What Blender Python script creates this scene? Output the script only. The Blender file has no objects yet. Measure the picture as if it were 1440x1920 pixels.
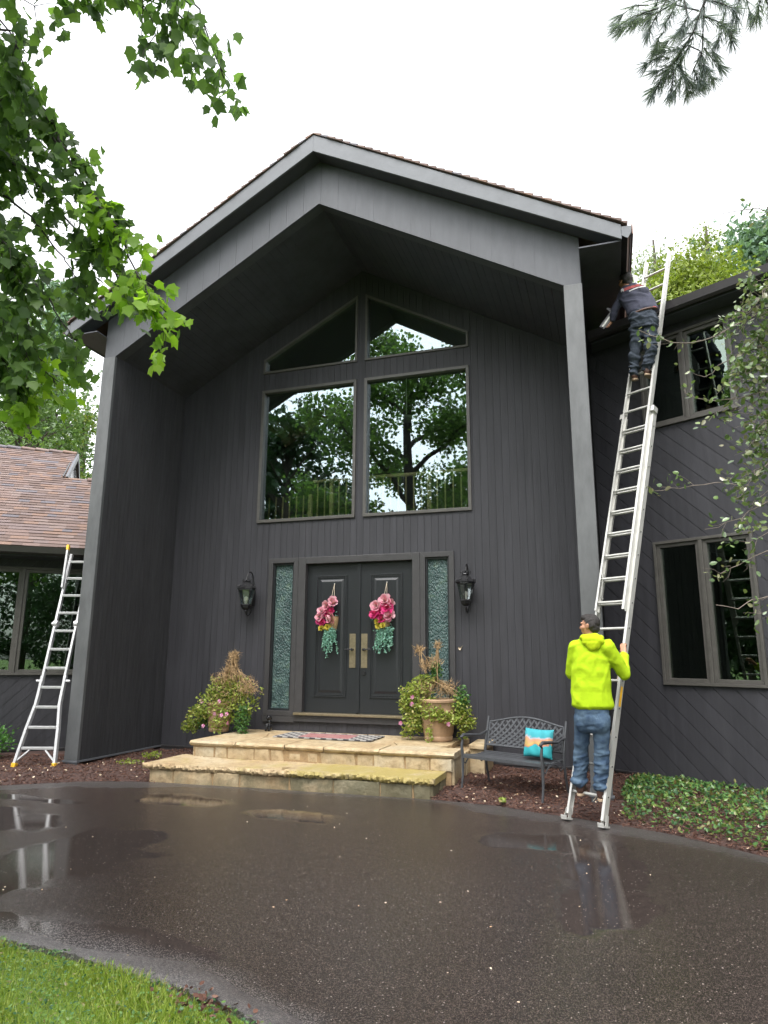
import bpy, bmesh, math, random
import numpy as np
from mathutils import Vector, Matrix, Euler
R = math.radians
SC = bpy.context.scene
COL = SC.collection
rng = np.random.default_rng(7)
random.seed(7)

# ------------------------------------------------------------------ camera, sky, sun, exposure
FPX, YAW, PITCH, ROLL, CH = 1268.87, R(18.28), R(12.029), R(0.333), 1.693
cam_d = bpy.data.cameras.new('camera'); cam = bpy.data.objects.new('camera', cam_d); COL.objects.link(cam)
cam_d.sensor_fit = 'HORIZONTAL'; cam_d.sensor_width = 36.0; cam_d.lens = FPX / 1440 * 36.0
cam_d.clip_start = 0.05; cam_d.clip_end = 1000
cam.matrix_world = (Matrix.Translation((0, 0, CH)) @ Matrix.Rotation(YAW, 4, 'Z') @ Matrix.Rotation(R(90) + PITCH, 4, 'X')
                    @ Matrix.Rotation(ROLL, 4, 'Z'))
SC.camera = cam
W = bpy.data.worlds.new('World'); SC.world = W; W.use_nodes = True
nt = W.node_tree; nt.nodes.clear()
sky = nt.nodes.new('ShaderNodeTexSky'); sky.sky_type = 'NISHITA'; sky.sun_disc = False
sky.sun_elevation = R(62); sky.sun_rotation = R(200); sky.air_density = 1.0; sky.dust_density = 3.0; sky.ozone_density = 1.0
hs = nt.nodes.new('ShaderNodeHueSaturation'); hs.inputs['Saturation'].default_value = 0.10
bg = nt.nodes.new('ShaderNodeBackground'); bg.inputs['Strength'].default_value = 0.15
wo = nt.nodes.new('ShaderNodeOutputWorld')
nt.links.new(sky.outputs[0], hs.inputs['Color']); nt.links.new(hs.outputs[0], bg.inputs['Color']); nt.links.new(bg.outputs[0], wo.inputs['Surface'])
sl = bpy.data.lights.new('sun', 'SUN'); sl.energy = 0.5; sl.angle = R(25); sl.color = (1.0, 0.96, 0.9)
so = bpy.data.objects.new('sun', sl); COL.objects.link(so)
so.rotation_euler = (R(32), 0, R(200 - 180))
SC.view_settings.view_transform = 'Standard'; SC.view_settings.look = 'None'
SC.view_settings.gamma = 1.0; SC.view_settings.exposure = 2.2
SC.render.engine = 'CYCLES'
SC.cycles.max_bounces = 8; SC.cycles.transparent_max_bounces = 24

def at(u, v, Y):
    """a point of the place seen in direction (u, v) at depth Y"""
    c, s = math.cos(ROLL), math.sin(ROLL); dx, dy = u - 720, v - 960
    x = c * dx + s * dy; y = -s * dx + c * dy
    r = x / FPX; uu = -y / FPX
    fw = math.cos(PITCH) - uu * math.sin(PITCH); Z = math.sin(PITCH) + uu * math.cos(PITCH)
    d = np.array([r * math.cos(YAW) - fw * math.sin(YAW), r * math.sin(YAW) + fw * math.cos(YAW), Z])
    return np.array([0, 0, CH]) + d * (Y / d[1])
def dirv(u, v):
    q = at(u, v, 1.0) - np.array([0, 0, CH]); return q / np.linalg.norm(q)
def atd(u, v, D):
    return np.array([0, 0, CH]) + dirv(u, v) * D
def onz(u, v, z=0.0):
    d = dirv(u, v); return np.array([0, 0, CH]) + d * ((z - CH) / d[2])
def project(P):
    P = np.atleast_2d(P); X, Y, Z = P[:, 0], P[:, 1], P[:, 2] - CH
    r = X * math.cos(YAW) + Y * math.sin(YAW); fw = -X * math.sin(YAW) + Y * math.cos(YAW)
    d = fw * math.cos(PITCH) + Z * math.sin(PITCH); u = -fw * math.sin(PITCH) + Z * math.cos(PITCH)
    x = r / d * FPX; y = -u / d * FPX; c, s = math.cos(ROLL), math.sin(ROLL)
    return np.stack([720 + c * x - s * y, 960 + s * x + c * y, d], 1)

# ------------------------------------------------------------------ materials
def mat(name):
    m = bpy.data.materials.new(name); m.use_nodes = True; n = m.node_tree.nodes; n.clear()
    o = n.new('ShaderNodeOutputMaterial'); b = n.new('ShaderNodeBsdfPrincipled')
    m.node_tree.links.new(b.outputs[0], o.inputs['Surface'])
    return m, m.node_tree, b, o
def N(t, k, **kw):
    n = t.nodes.new(k)
    for a, v in kw.items():
        if a in n.inputs: n.inputs[a].default_value = v
        else: setattr(n, a, v)
    return n
def c4(c): return (c[0], c[1], c[2], 1)
def noise(t, scale, detail=4, rough=0.6, coord='Object', vec=None, stretch=None):
    tc = N(t, 'ShaderNodeTexCoord'); src = tc.outputs[coord] if vec is None else vec
    if stretch:
        mp = N(t, 'ShaderNodeMapping'); mp.inputs['Scale'].default_value = stretch; t.links.new(src, mp.inputs['Vector']); src = mp.outputs[0]
    n = N(t, 'ShaderNodeTexNoise', Scale=scale, Detail=detail, Roughness=rough); t.links.new(src, n.inputs['Vector'])
    return n
def ramp(t, fac, stops):
    r = N(t, 'ShaderNodeValToRGB'); e = r.color_ramp.elements
    while len(e) < len(stops): e.new(0.5)
    for i, (p, c) in enumerate(stops): e[i].position = p; e[i].color = c4(c) if len(c) == 3 else c
    t.links.new(fac, r.inputs['Fac']); return r
def bump(t, b, h, strength=0.3, dist=0.01):
    bp = N(t, 'ShaderNodeBump', Strength=strength, Distance=dist); t.links.new(h, bp.inputs['Height']); t.links.new(bp.outputs[0], b.inputs['Normal']); return bp
def simple(name, c, rough=0.6, var=0.25, scale=6, metal=0.0, bmp=0.0, stretch=None, spec=0.5, bscale=None):
    m, t, b, o = mat(name)
    n = noise(t, scale, 5, 0.65, stretch=stretch)
    lo = [x * (1 - var) for x in c]; hi = [min(1, x * (1 + var)) for x in c]
    r = ramp(t, n.outputs['Fac'], [(0.3, lo), (0.7, hi)]); t.links.new(r.outputs[0], b.inputs['Base Color'])
    b.inputs['Roughness'].default_value = rough; b.inputs['Metallic'].default_value = metal; b.inputs['Specular IOR Level'].default_value = spec
    if bmp:
        n2 = noise(t, bscale or scale * 8, 4, 0.6, stretch=stretch); bump(t, b, n2.outputs['Fac'], bmp, 0.01)
    return m
M = {}
M['siding'] = simple('charcoal_siding', (0.0325, 0.0322, 0.0375), 0.6, 0.2, 2.2, bmp=0.25, stretch=(6, 6, 0.5), spec=0.35, bscale=12)
M['side_panel'] = simple('charcoal_rough_panel', (0.031, 0.031, 0.034), 0.7, 0.3, 3.0, bmp=0.5, stretch=(10, 10, 0.6), spec=0.3, bscale=30)
def board_tone(name, amt=.14):
    m = M[name]; t = m.node_tree; b = [n for n in t.nodes if n.type == 'BSDF_PRINCIPLED'][0]; src = b.inputs['Base Color'].links[0].from_socket
    g = N(t, 'ShaderNodeNewGeometry'); r = ramp(t, g.outputs['Random Per Island'], [(0, (1 - amt,) * 3), (1, (1 + amt,) * 3)])
    n = noise(t, 1.1, 5, .7, stretch=(5, 5, .35)); r2 = ramp(t, n.outputs['Fac'], [(.3, (.93, .93, .94)), (.55, (1, 1, 1)), (.75, (1.12, 1.11, 1.09))])
    x = N(t, 'ShaderNodeMixRGB', blend_type='MULTIPLY', Fac=1.0); y = N(t, 'ShaderNodeMixRGB', blend_type='MULTIPLY', Fac=1.0)
    t.links.new(src, x.inputs[1]); t.links.new(r.outputs[0], x.inputs[2]); t.links.new(x.outputs[0], y.inputs[1]); t.links.new(r2.outputs[0], y.inputs[2]); t.links.new(y.outputs[0], b.inputs['Base Color'])
board_tone('siding', .09); board_tone('side_panel', .08)
M['trim'] = simple('grey_trim_paint', (0.098, 0.104, 0.115), 0.5, 0.12, 4.0, bmp=0.1, spec=0.4)
M['panel'] = simple('grey_gable_boards', (0.060, 0.063, 0.072), 0.55, 0.12, 2.0, bmp=0.15, stretch=(4, 4, 1), spec=0.4)
M['pillar'] = simple('grey_pillar_paint', (0.082, 0.085, 0.088), 0.5, 0.22, 2.5, bmp=0.15, stretch=(3, 3, 1), spec=0.4)
M['frame'] = simple('taupe_window_frame', (0.068, 0.064, 0.058), 0.45, 0.15, 8.0, bmp=0.06)
M['frame_dark'] = simple('charcoal_door_frame', (0.037, 0.0355, 0.037), 0.45, 0.15, 8.0, bmp=0.06)
M['door'] = simple('slate_door_paint', (0.0125, 0.0140, 0.0165), 0.36, 0.15, 5.0, bmp=0.08, stretch=(8, 8, 1))
M['soffit'] = simple('dark_soffit', (0.042, 0.044, 0.056), 0.65, 0.2, 3.0, bmp=0.2)
M['gutter'] = simple('dark_gutter_metal', (0.035, 0.032, 0.034), 0.35, 0.15, 5.0)
M['gutter_brown'] = simple('brown_gutter_edge', (0.16, 0.085, 0.06), 0.45, 0.15, 5.0)
M['interior'] = simple('dim_interior', (0.10, 0.085, 0.07), 0.8, 0.3, 1.0)
M['interior_white'] = simple('white_fixture', (0.75, 0.75, 0.72), 0.4, 0.05, 2.0)
M['rail_wood'] = simple('honey_wood_rail', (0.60, 0.48, 0.22), 0.4, 0.25, 6.0)
M['beam'] = simple('brown_wood_beam', (0.16, 0.09, 0.05), 0.6, 0.3, 6.0)
M['brass'] = simple('aged_brass_plate', (0.24, 0.20, 0.13), 0.4, 0.2, 20.0, metal=0.7)
M['dark_metal'] = simple('dark_iron', (0.02, 0.02, 0.022), 0.32, 0.2, 30.0, metal=0.3, bmp=0.1)
M['black'] = simple('black_lacquer', (0.012, 0.012, 0.014), 0.25, 0.3, 30.0)
M['alu'] = simple('weathered_aluminium', (0.46, 0.455, 0.43), 0.42, 0.12, 14.0, metal=0.45, bmp=0.05, stretch=(1, 1, 0.4))
M['alu_bright'] = simple('bright_aluminium', (0.56, 0.56, 0.57), 0.35, 0.08, 14.0, metal=0.45, bmp=0.03)
M['yellow'] = simple('yellow_plastic', (0.75, 0.42, 0.02), 0.45, 0.1, 10.0)
M['bench'] = simple('charcoal_cast_metal', (0.055, 0.058, 0.064), 0.42, 0.2, 20.0, metal=0.2, bmp=0.1)
M['terra'] = simple('weathered_terracotta', (0.33, 0.215, 0.13), 0.8, 0.28, 7.0, bmp=0.2)
M['soil'] = simple('dark_soil', (0.03, 0.022, 0.016), 0.95, 0.4, 30.0, bmp=0.6)
M['bark'] = simple('grey_brown_bark', (0.075, 0.062, 0.05), 0.9, 0.4, 10.0, bmp=0.8, stretch=(3, 3, 0.6))
M['bark_dark'] = simple('dark_bark', (0.035, 0.03, 0.028), 0.9, 0.4, 10.0, bmp=0.8, stretch=(3, 3, 0.6))
M['twig'] = simple('pale_twig', (0.16, 0.13, 0.11), 0.8, 0.3, 20.0)
M['dry'] = simple('dried_stalks', (0.30, 0.20, 0.10), 0.85, 0.35, 25.0)
M['skin'] = simple('skin', (0.36, 0.18, 0.11), 0.5, 0.08, 12.0, bmp=0.05)
M['hair'] = simple('dark_brown_hair', (0.018, 0.014, 0.013), 0.5, 0.5, 60.0, bmp=0.8, stretch=(1, 1, 0.3))
M['boot'] = simple('brown_leather', (0.075, 0.035, 0.025), 0.6, 0.3, 20.0, bmp=0.2)
M['sole'] = simple('tan_sole', (0.34, 0.25, 0.17), 0.7, 0.15, 20.0, bmp=0.2)
M['navy'] = simple('faded_navy_cotton', (0.032, 0.034, 0.055), 0.9, 0.25, 8.0, bmp=0.3, bscale=60)
M['red'] = simple('red_print', (0.30, 0.06, 0.06), 0.8, 0.1, 10.0)
M['white'] = simple('off_white', (0.42, 0.41, 0.41), 0.7, 0.08, 10.0)
M['orange'] = simple('orange_cloth', (0.85, 0.17, 0.03), 0.85, 0.1, 10.0)
M['cord'] = simple('jute_cord', (0.55, 0.47, 0.36), 0.8, 0.15, 30.0)

def cloth(name, a, b_, scale, wr=0.5, sheen=0.0):
    m, t, b, o = mat(name)
    n = noise(t, scale, 5, 0.6); r = ramp(t, n.outputs['Fac'], [(0.32, a), (0.68, b_)])
    t.links.new(r.outputs[0], b.inputs['Base Color']); b.inputs['Roughness'].default_value = 0.9
    b.inputs['Sheen Weight'].default_value = sheen; b.inputs['Specular IOR Level'].default_value = 0.2
    n2 = noise(t, 9, 3, 0.5); bump(t, b, n2.outputs['Fac'], wr, 0.03)
    return m
M['hivis'] = cloth('hi_vis_yellow_green_knit', (0.29, 0.43, 0.008), (0.34, 0.49, 0.012), 5, 0.35, 0.0)
M['hivis_in'] = cloth('hi_vis_hood_lining', (0.31, 0.40, 0.006), (0.35, 0.45, 0.008), 5, 0.4)
M['denim'] = cloth('washed_blue_denim', (0.020, 0.040, 0.082), (0.085, 0.13, 0.18), 7, 0.6)
M['denim_dark'] = cloth('dark_grey_denim', (0.022, 0.028, 0.038), (0.05, 0.06, 0.078), 7, 0.6)

def leafmat(name, cols, trans=0.35, rough=0.45, spec=0.4):
    m, t, b, o = mat(name)
    g = N(t, 'ShaderNodeNewGeometry'); k = len(cols)
    r = ramp(t, g.outputs['Random Per Island'], [(i / (k - 1), c) for i, c in enumerate(cols)])
    t.links.new(r.outputs[0], b.inputs['Base Color']); b.inputs['Roughness'].default_value = rough; b.inputs['Specular IOR Level'].default_value = spec
    tr = N(t, 'ShaderNodeBsdfTranslucent'); mx = N(t, 'ShaderNodeMixShader', Fac=trans)
    br = N(t, 'ShaderNodeMixRGB', blend_type='MULTIPLY', Fac=1.0); br.inputs['Color2'].default_value = (1.35, 1.5, 0.75, 1)
    t.links.new(r.outputs[0], br.inputs['Color1']); t.links.new(br.outputs[0], tr.inputs['Color'])
    t.links.new(b.outputs[0], mx.inputs[1]); t.links.new(tr.outputs[0], mx.inputs[2]); t.links.new(mx.outputs[0], o.inputs['Surface'])
    return m
M['maple'] = leafmat('maple_leaves', [(0.065, 0.11, 0.05), (0.085, 0.15, 0.055), (0.11, 0.185, 0.058), (0.14, 0.23, 0.06)], 0.6)
M['maple_tip'] = leafmat('young_maple_leaves', [(0.15, 0.27, 0.03), (0.20, 0.34, 0.035), (0.25, 0.38, 0.045)], 0.55)
M['tree_yellow'] = leafmat('yellow_green_leaves', [(0.12, 0.17, 0.022), (0.17, 0.22, 0.03), (0.22, 0.27, 0.045)], 0.35)
M['tree_mid'] = leafmat('mid_green_leaves', [(0.06, 0.11, 0.035), (0.09, 0.155, 0.045), (0.13, 0.2, 0.07)], 0.35)
M['tree_grey'] = leafmat('grey_green_leaves', [(0.16, 0.20, 0.14), (0.22, 0.26, 0.18), (0.28, 0.32, 0.22)], 0.35)
M['tree_dark'] = leafmat('dark_green_leaves', [(0.02, 0.05, 0.022), (0.035, 0.08, 0.03), (0.05, 0.11, 0.04)], 0.25)
M['pine'] = leafmat('blue_green_needles', [(0.12, 0.15, 0.17), (0.16, 0.19, 0.20), (0.2, 0.24, 0.23)], 0.35)
M['pine_far'] = leafmat('far_pine_needles', [(0.11, 0.18, 0.13), (0.16, 0.25, 0.18), (0.22, 0.32, 0.22)], 0.25)
M['crab'] = leafmat('small_glossy_leaves', [(0.06, 0.10, 0.04), (0.10, 0.16, 0.055), (0.15, 0.22, 0.06), (0.24, 0.22, 0.15)], 0.2, 0.25, 0.8)
M['petunia'] = leafmat('lime_foliage', [(0.13, 0.17, 0.03), (0.20, 0.26, 0.04), (0.28, 0.34, 0.065), (0.30, 0.24, 0.09)], 0.3)
M['petunia_dark'] = leafmat('deep_green_foliage', [(0.05, 0.12, 0.03), (0.09, 0.2, 0.05)], 0.3)
M['pink'] = leafmat('pink_petals', [(0.5, 0.09, 0.24), (0.55, 0.2, 0.36), (0.58, 0.36, 0.45)], 0.2)
M['hotpink'] = leafmat('magenta_petals', [(0.55, 0.03, 0.17), (0.62, 0.07, 0.22)], 0.15)
M['palepink'] = leafmat('blush_petals', [(0.62, 0.20, 0.30), (0.64, 0.34, 0.41), (0.66, 0.44, 0.48)], 0.15)
M['yellowflower'] = leafmat('yellow_petals', [(0.42, 0.33, 0.03), (0.48, 0.42, 0.09)], 0.15)
M['sage'] = leafmat('sage_green_fronds', [(0.10, 0.24, 0.19), (0.16, 0.33, 0.26), (0.24, 0.42, 0.34)], 0.2)
M['cover'] = leafmat('groundcover_leaves', [(0.03, 0.08, 0.035), (0.05, 0.12, 0.045), (0.08, 0.17, 0.045), (0.13, 0.22, 0.05), (0.15, 0.12, 0.045)], 0.25, 0.35)
M['shrub'] = leafmat('boxwood_leaves', [(0.05, 0.14, 0.03), (0.1, 0.24, 0.05)], 0.3)
M['grass'] = leafmat('lawn_blades', [(0.13, 0.19, 0.025), (0.18, 0.26, 0.03), (0.25, 0.33, 0.05), (0.32, 0.34, 0.10)], 0.33)
M['mulchchip'] = leafmat('mulch_chips', [(0.045, 0.022, 0.017), (0.08, 0.038, 0.028), (0.12, 0.062, 0.045), (0.17, 0.10, 0.075)], 0.0, 0.8, 0.2)
M['debris'] = leafmat('fallen_bits', [(0.5, 0.4, 0.28), (0.65, 0.55, 0.42), (0.35, 0.22, 0.12)], 0.0, 0.8, 0.2)

def glass(name, refl, tint, gl=(0.85, 0.94, 1.0), rough=0.0, wavy=0.0):
    m, t, b, o = mat(name); t.nodes.remove(b)
    tr = N(t, 'ShaderNodeBsdfTransparent'); tr.inputs['Color'].default_value = c4(tint)
    g = N(t, 'ShaderNodeBsdfGlossy'); g.inputs['Color'].default_value = c4(gl); g.inputs['Roughness'].default_value = rough
    fr = N(t, 'ShaderNodeFresnel', IOR=1.5)
    ad = N(t, 'ShaderNodeMath', operation='ADD'); ad.inputs[1].default_value = refl; t.links.new(fr.outputs[0], ad.inputs[0]); ad.use_clamp = True
    mx = N(t, 'ShaderNodeMixShader'); t.links.new(ad.outputs[0], mx.inputs['Fac']); t.links.new(tr.outputs[0], mx.inputs[1]); t.links.new(g.outputs[0], mx.inputs[2])
    if wavy:
        n = noise(t, 1.3, 1, 0.4); bp = N(t, 'ShaderNodeBump', Strength=wavy, Distance=0.01); t.links.new(n.outputs['Fac'], bp.inputs['Height']); t.links.new(bp.outputs[0], g.inputs['Normal'])
    t.links.new(mx.outputs[0], o.inputs['Surface']); return m
M['glass'] = glass('reflective_window_glass', 0.12, (0.80, 0.84, 0.82), (0.80, 0.93, 1.0), wavy=0.05)
M['glass_low'] = glass('clear_window_glass', 0.075, (0.6, 0.65, 0.6), (0.8, 0.95, 0.85), wavy=0.05)
M['lamp_glass'] = glass('lantern_glass', 0.08, (0.97, 0.97, 0.94), rough=0.2)
def textured_glass():
    m, t, b, o = mat('hammered_teal_glass')
    tc = N(t, 'ShaderNodeTexCoord'); v = N(t, 'ShaderNodeTexVoronoi', Scale=38.0); v.feature = 'SMOOTH_F1'
    mp = N(t, 'ShaderNodeMapping'); mp.inputs['Scale'].default_value = (1.3, 1, 0.75); t.links.new(tc.outputs['Object'], mp.inputs[0]); t.links.new(mp.outputs[0], v.inputs['Vector'])
    n = noise(t, 5, 4, 0.7); r = ramp(t, n.outputs['Fac'], [(0.35, (0.022, 0.046, 0.046)), (0.55, (0.05, 0.09, 0.085)), (0.7, (0.08, 0.125, 0.09))])
    t.links.new(r.outputs[0], b.inputs['Base Color']); b.inputs['Roughness'].default_value = 0.04; b.inputs['Specular IOR Level'].default_value = 0.5; b.inputs['IOR'].default_value = 1.5
    n2 = noise(t, 60, 3, 0.7, stretch=(1, 1, 0.6)); ad = N(t, 'ShaderNodeMath', operation='ADD'); t.links.new(v.outputs['Distance'], ad.inputs[0]); t.links.new(n2.outputs['Fac'], ad.inputs[1])
    bump(t, b, ad.outputs[0], 1.0, 0.02); return m
M['tex_glass'] = textured_glass()

def asphalt():
    m, t, b, o = mat('wet_asphalt'); tc = N(t, 'ShaderNodeTexCoord'); L = t.links
    n = noise(t, 0.5, 4, 0.55); n1 = noise(t, 4, 4, 0.7)
    r = ramp(t, n.outputs['Fac'], [(0.2, (0.025, 0.0195, 0.0175)), (0.8, (0.038, 0.030, 0.027))])
    sp = N(t, 'ShaderNodeTexVoronoi', Scale=70.0); sp.inputs['Randomness'].default_value = 1.0; L.new(tc.outputs['Object'], sp.inputs['Vector'])
    sc = N(t, 'ShaderNodeSeparateColor'); L.new(sp.outputs['Color'], sc.inputs[0])
    g1 = N(t, 'ShaderNodeMath', operation='GREATER_THAN'); g1.inputs[1].default_value = 0.955; L.new(sc.outputs[0], g1.inputs[0])
    g2 = N(t, 'ShaderNodeMath', operation='LESS_THAN'); g2.inputs[1].default_value = 0.28; L.new(sp.outputs['Distance'], g2.inputs[0])
    g3 = N(t, 'ShaderNodeMath', operation='MULTIPLY'); L.new(g1.outputs[0], g3.inputs[0]); L.new(g2.outputs[0], g3.inputs[1])
    sp2 = N(t, 'ShaderNodeTexVoronoi', Scale=210.0); L.new(tc.outputs['Object'], sp2.inputs['Vector'])
    sc2 = N(t, 'ShaderNodeSeparateColor'); L.new(sp2.outputs['Color'], sc2.inputs[0])
    grain = ramp(t, sc2.outputs[1], [(0.0, (0.35, 0.35, 0.35)), (0.6, (0.9, 0.9, 0.9)), (1.0, (2.6, 2.5, 2.35))])
    mg = N(t, 'ShaderNodeMixRGB', blend_type='MULTIPLY', Fac=1.0); L.new(r.outputs[0], mg.inputs[1]); L.new(grain.outputs[0], mg.inputs[2])
    m2 = N(t, 'ShaderNodeMixRGB'); m2.inputs[2].default_value = (0.20, 0.18, 0.165, 1); L.new(g3.outputs[0], m2.inputs[0]); L.new(mg.outputs[0], m2.inputs[1])
    # standing water lies where the surface dips
    sx = N(t, 'ShaderNodeSeparateXYZ'); nd = noise(t, 1.6, 3, 0.5); L.new(tc.outputs['Object'], sx.inputs[0])
    puds = [(-6.8, 6.9, 1.0, .16), (-4.95, 7.42, .72, .34), (-3.35, 7.15, .6, .32), (-0.75, 6.95, .75, .36), (-0.15, 6.0, .42, 1.25), (-4.5, 4.9, .75, 1.3), (-6.6, 5.9, 1.3, .6), (-3.2, 3.85, 1.1, .2)]
    prev = None
    for (x, y, a, c) in puds:
        ax = N(t, 'ShaderNodeMath', operation='SUBTRACT'); ax.inputs[1].default_value = x; L.new(sx.outputs[0], ax.inputs[0])
        bx = N(t, 'ShaderNodeMath', operation='DIVIDE'); bx.inputs[1].default_value = a; L.new(ax.outputs[0], bx.inputs[0])
        cx = N(t, 'ShaderNodeMath', operation='POWER'); cx.inputs[1].default_value = 2; L.new(bx.outputs[0], cx.inputs[0])
        ay = N(t, 'ShaderNodeMath', operation='SUBTRACT'); ay.inputs[1].default_value = y; L.new(sx.outputs[1], ay.inputs[0])
        by = N(t, 'ShaderNodeMath', operation='DIVIDE'); by.inputs[1].default_value = c; L.new(ay.outputs[0], by.inputs[0])
        cy = N(t, 'ShaderNodeMath', operation='POWER'); cy.inputs[1].default_value = 2; L.new(by.outputs[0], cy.inputs[0])
        s = N(t, 'ShaderNodeMath', operation='ADD'); L.new(cx.outputs[0], s.inputs[0]); L.new(cy.outputs[0], s.inputs[1])
        if prev is None: prev = s
        else:
            mn = N(t, 'ShaderNodeMath', operation='MINIMUM'); L.new(prev.outputs[0], mn.inputs[0]); L.new(s.outputs[0], mn.inputs[1]); prev = mn
    nn = N(t, 'ShaderNodeMath', operation='MULTIPLY_ADD'); nn.inputs[1].default_value = 2.6; nn.inputs[2].default_value = -1.3; L.new(nd.outputs['Fac'], nn.inputs[0])
    ps = N(t, 'ShaderNodeMath', operation='ADD'); L.new(prev.outputs[0], ps.inputs[0]); L.new(nn.outputs[0], ps.inputs[1])
    pm = ramp(t, ps.outputs[0], [(0.55, (1, 1, 1)), (1.0, (0, 0, 0))])
    damp = ramp(t, n.outputs['Fac'], [(0.3, (0.15, 0.15, 0.15)), (0.7, (0.25, 0.25, 0.25))])
    rm = N(t, 'ShaderNodeMixRGB'); rm.inputs[2].default_value = (0.035, 0.035, 0.035, 1); L.new(pm.outputs[0], rm.inputs[0]); L.new(damp.outputs[0], rm.inputs[1])
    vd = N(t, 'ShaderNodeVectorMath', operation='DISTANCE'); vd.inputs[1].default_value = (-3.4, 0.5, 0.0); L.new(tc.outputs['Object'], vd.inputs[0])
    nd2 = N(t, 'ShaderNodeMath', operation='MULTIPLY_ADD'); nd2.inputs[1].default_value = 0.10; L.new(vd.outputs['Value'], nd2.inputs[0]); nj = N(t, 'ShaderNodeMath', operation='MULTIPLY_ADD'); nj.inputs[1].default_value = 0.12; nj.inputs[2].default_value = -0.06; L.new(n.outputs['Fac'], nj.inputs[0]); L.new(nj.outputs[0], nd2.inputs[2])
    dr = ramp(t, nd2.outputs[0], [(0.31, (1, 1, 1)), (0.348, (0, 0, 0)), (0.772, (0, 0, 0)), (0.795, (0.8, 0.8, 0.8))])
    m3 = N(t, 'ShaderNodeMixRGB'); L.new(dr.outputs[0], m3.inputs[0]); L.new(m2.outputs[0], m3.inputs[1]); m4 = N(t, 'ShaderNodeMixRGB', blend_type='MULTIPLY', Fac=1.0); near_sheen = N(t, 'ShaderNodeMath', operation='LESS_THAN'); near_sheen.inputs[1].default_value = 5.5; L.new(vd.outputs['Value'], near_sheen.inputs[0]); mcol = N(t, 'ShaderNodeMixRGB'); mcol.inputs[1].default_value = (0.052, 0.049, 0.049, 1); mcol.inputs[2].default_value = (0.085, 0.081, 0.083, 1); L.new(near_sheen.outputs[0], mcol.inputs[0]); L.new(mcol.outputs[0], m4.inputs[1]); L.new(grain.outputs[0], m4.inputs[2]); L.new(m4.outputs[0], m3.inputs[2])  # near band's paler colour paints in the sky sheen; far band is dry asphalt
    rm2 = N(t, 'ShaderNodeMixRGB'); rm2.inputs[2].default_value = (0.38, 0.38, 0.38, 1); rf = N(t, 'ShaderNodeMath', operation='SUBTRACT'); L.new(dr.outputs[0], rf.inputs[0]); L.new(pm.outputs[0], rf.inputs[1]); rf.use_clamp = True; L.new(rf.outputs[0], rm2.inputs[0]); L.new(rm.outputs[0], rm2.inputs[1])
    L.new(rm2.outputs[0], b.inputs['Roughness']); L.new(m3.outputs[0], b.inputs['Base Color']); b.inputs['Specular IOR Level'].default_value = 0.5
    hb = N(t, 'ShaderNodeMath', operation='SUBTRACT'); hb.inputs[0].default_value = 1.0; L.new(pm.outputs[0], hb.inputs[1])
    st = N(t, 'ShaderNodeMath', operation='MULTIPLY_ADD'); st.inputs[1].default_value = 0.30; st.inputs[2].default_value = 0.02; L.new(hb.outputs[0], st.inputs[0])
    bp = N(t, 'ShaderNodeBump', Distance=0.004); L.new(st.outputs[0], bp.inputs['Strength']); L.new(sp2.outputs['Distance'], bp.inputs['Height']); L.new(bp.outputs[0], b.inputs['Normal'])
    return m
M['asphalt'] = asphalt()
def lawnmat():
    m, t, b, o = mat('lawn_ground'); n = noise(t, 1.2, 6, 0.7); n2 = noise(t, 40, 3, 0.7)
    r = ramp(t, n.outputs['Fac'], [(0.3, (0.07, 0.13, 0.02)), (0.7, (0.14, 0.24, 0.04))])
    r2 = ramp(t, n2.outputs['Fac'], [(0.3, (0.5, 0.5, 0.5)), (0.7, (1.3, 1.3, 1.3))])
    x = N(t, 'ShaderNodeMixRGB', blend_type='MULTIPLY', Fac=1.0); t.links.new(r.outputs[0], x.inputs[1]); t.links.new(r2.outputs[0], x.inputs[2]); t.links.new(x.outputs[0], b.inputs['Base Color'])
    b.inputs['Roughness'].default_value = 0.9; bump(t, b, n2.outputs['Fac'], 0.6, 0.03); return m
M['lawn'] = lawnmat()
M['mulch'] = simple('damp_mulch', (0.045, 0.022, 0.017), 0.9, 0.5, 25.0, bmp=0.9, bscale=60)
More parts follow.
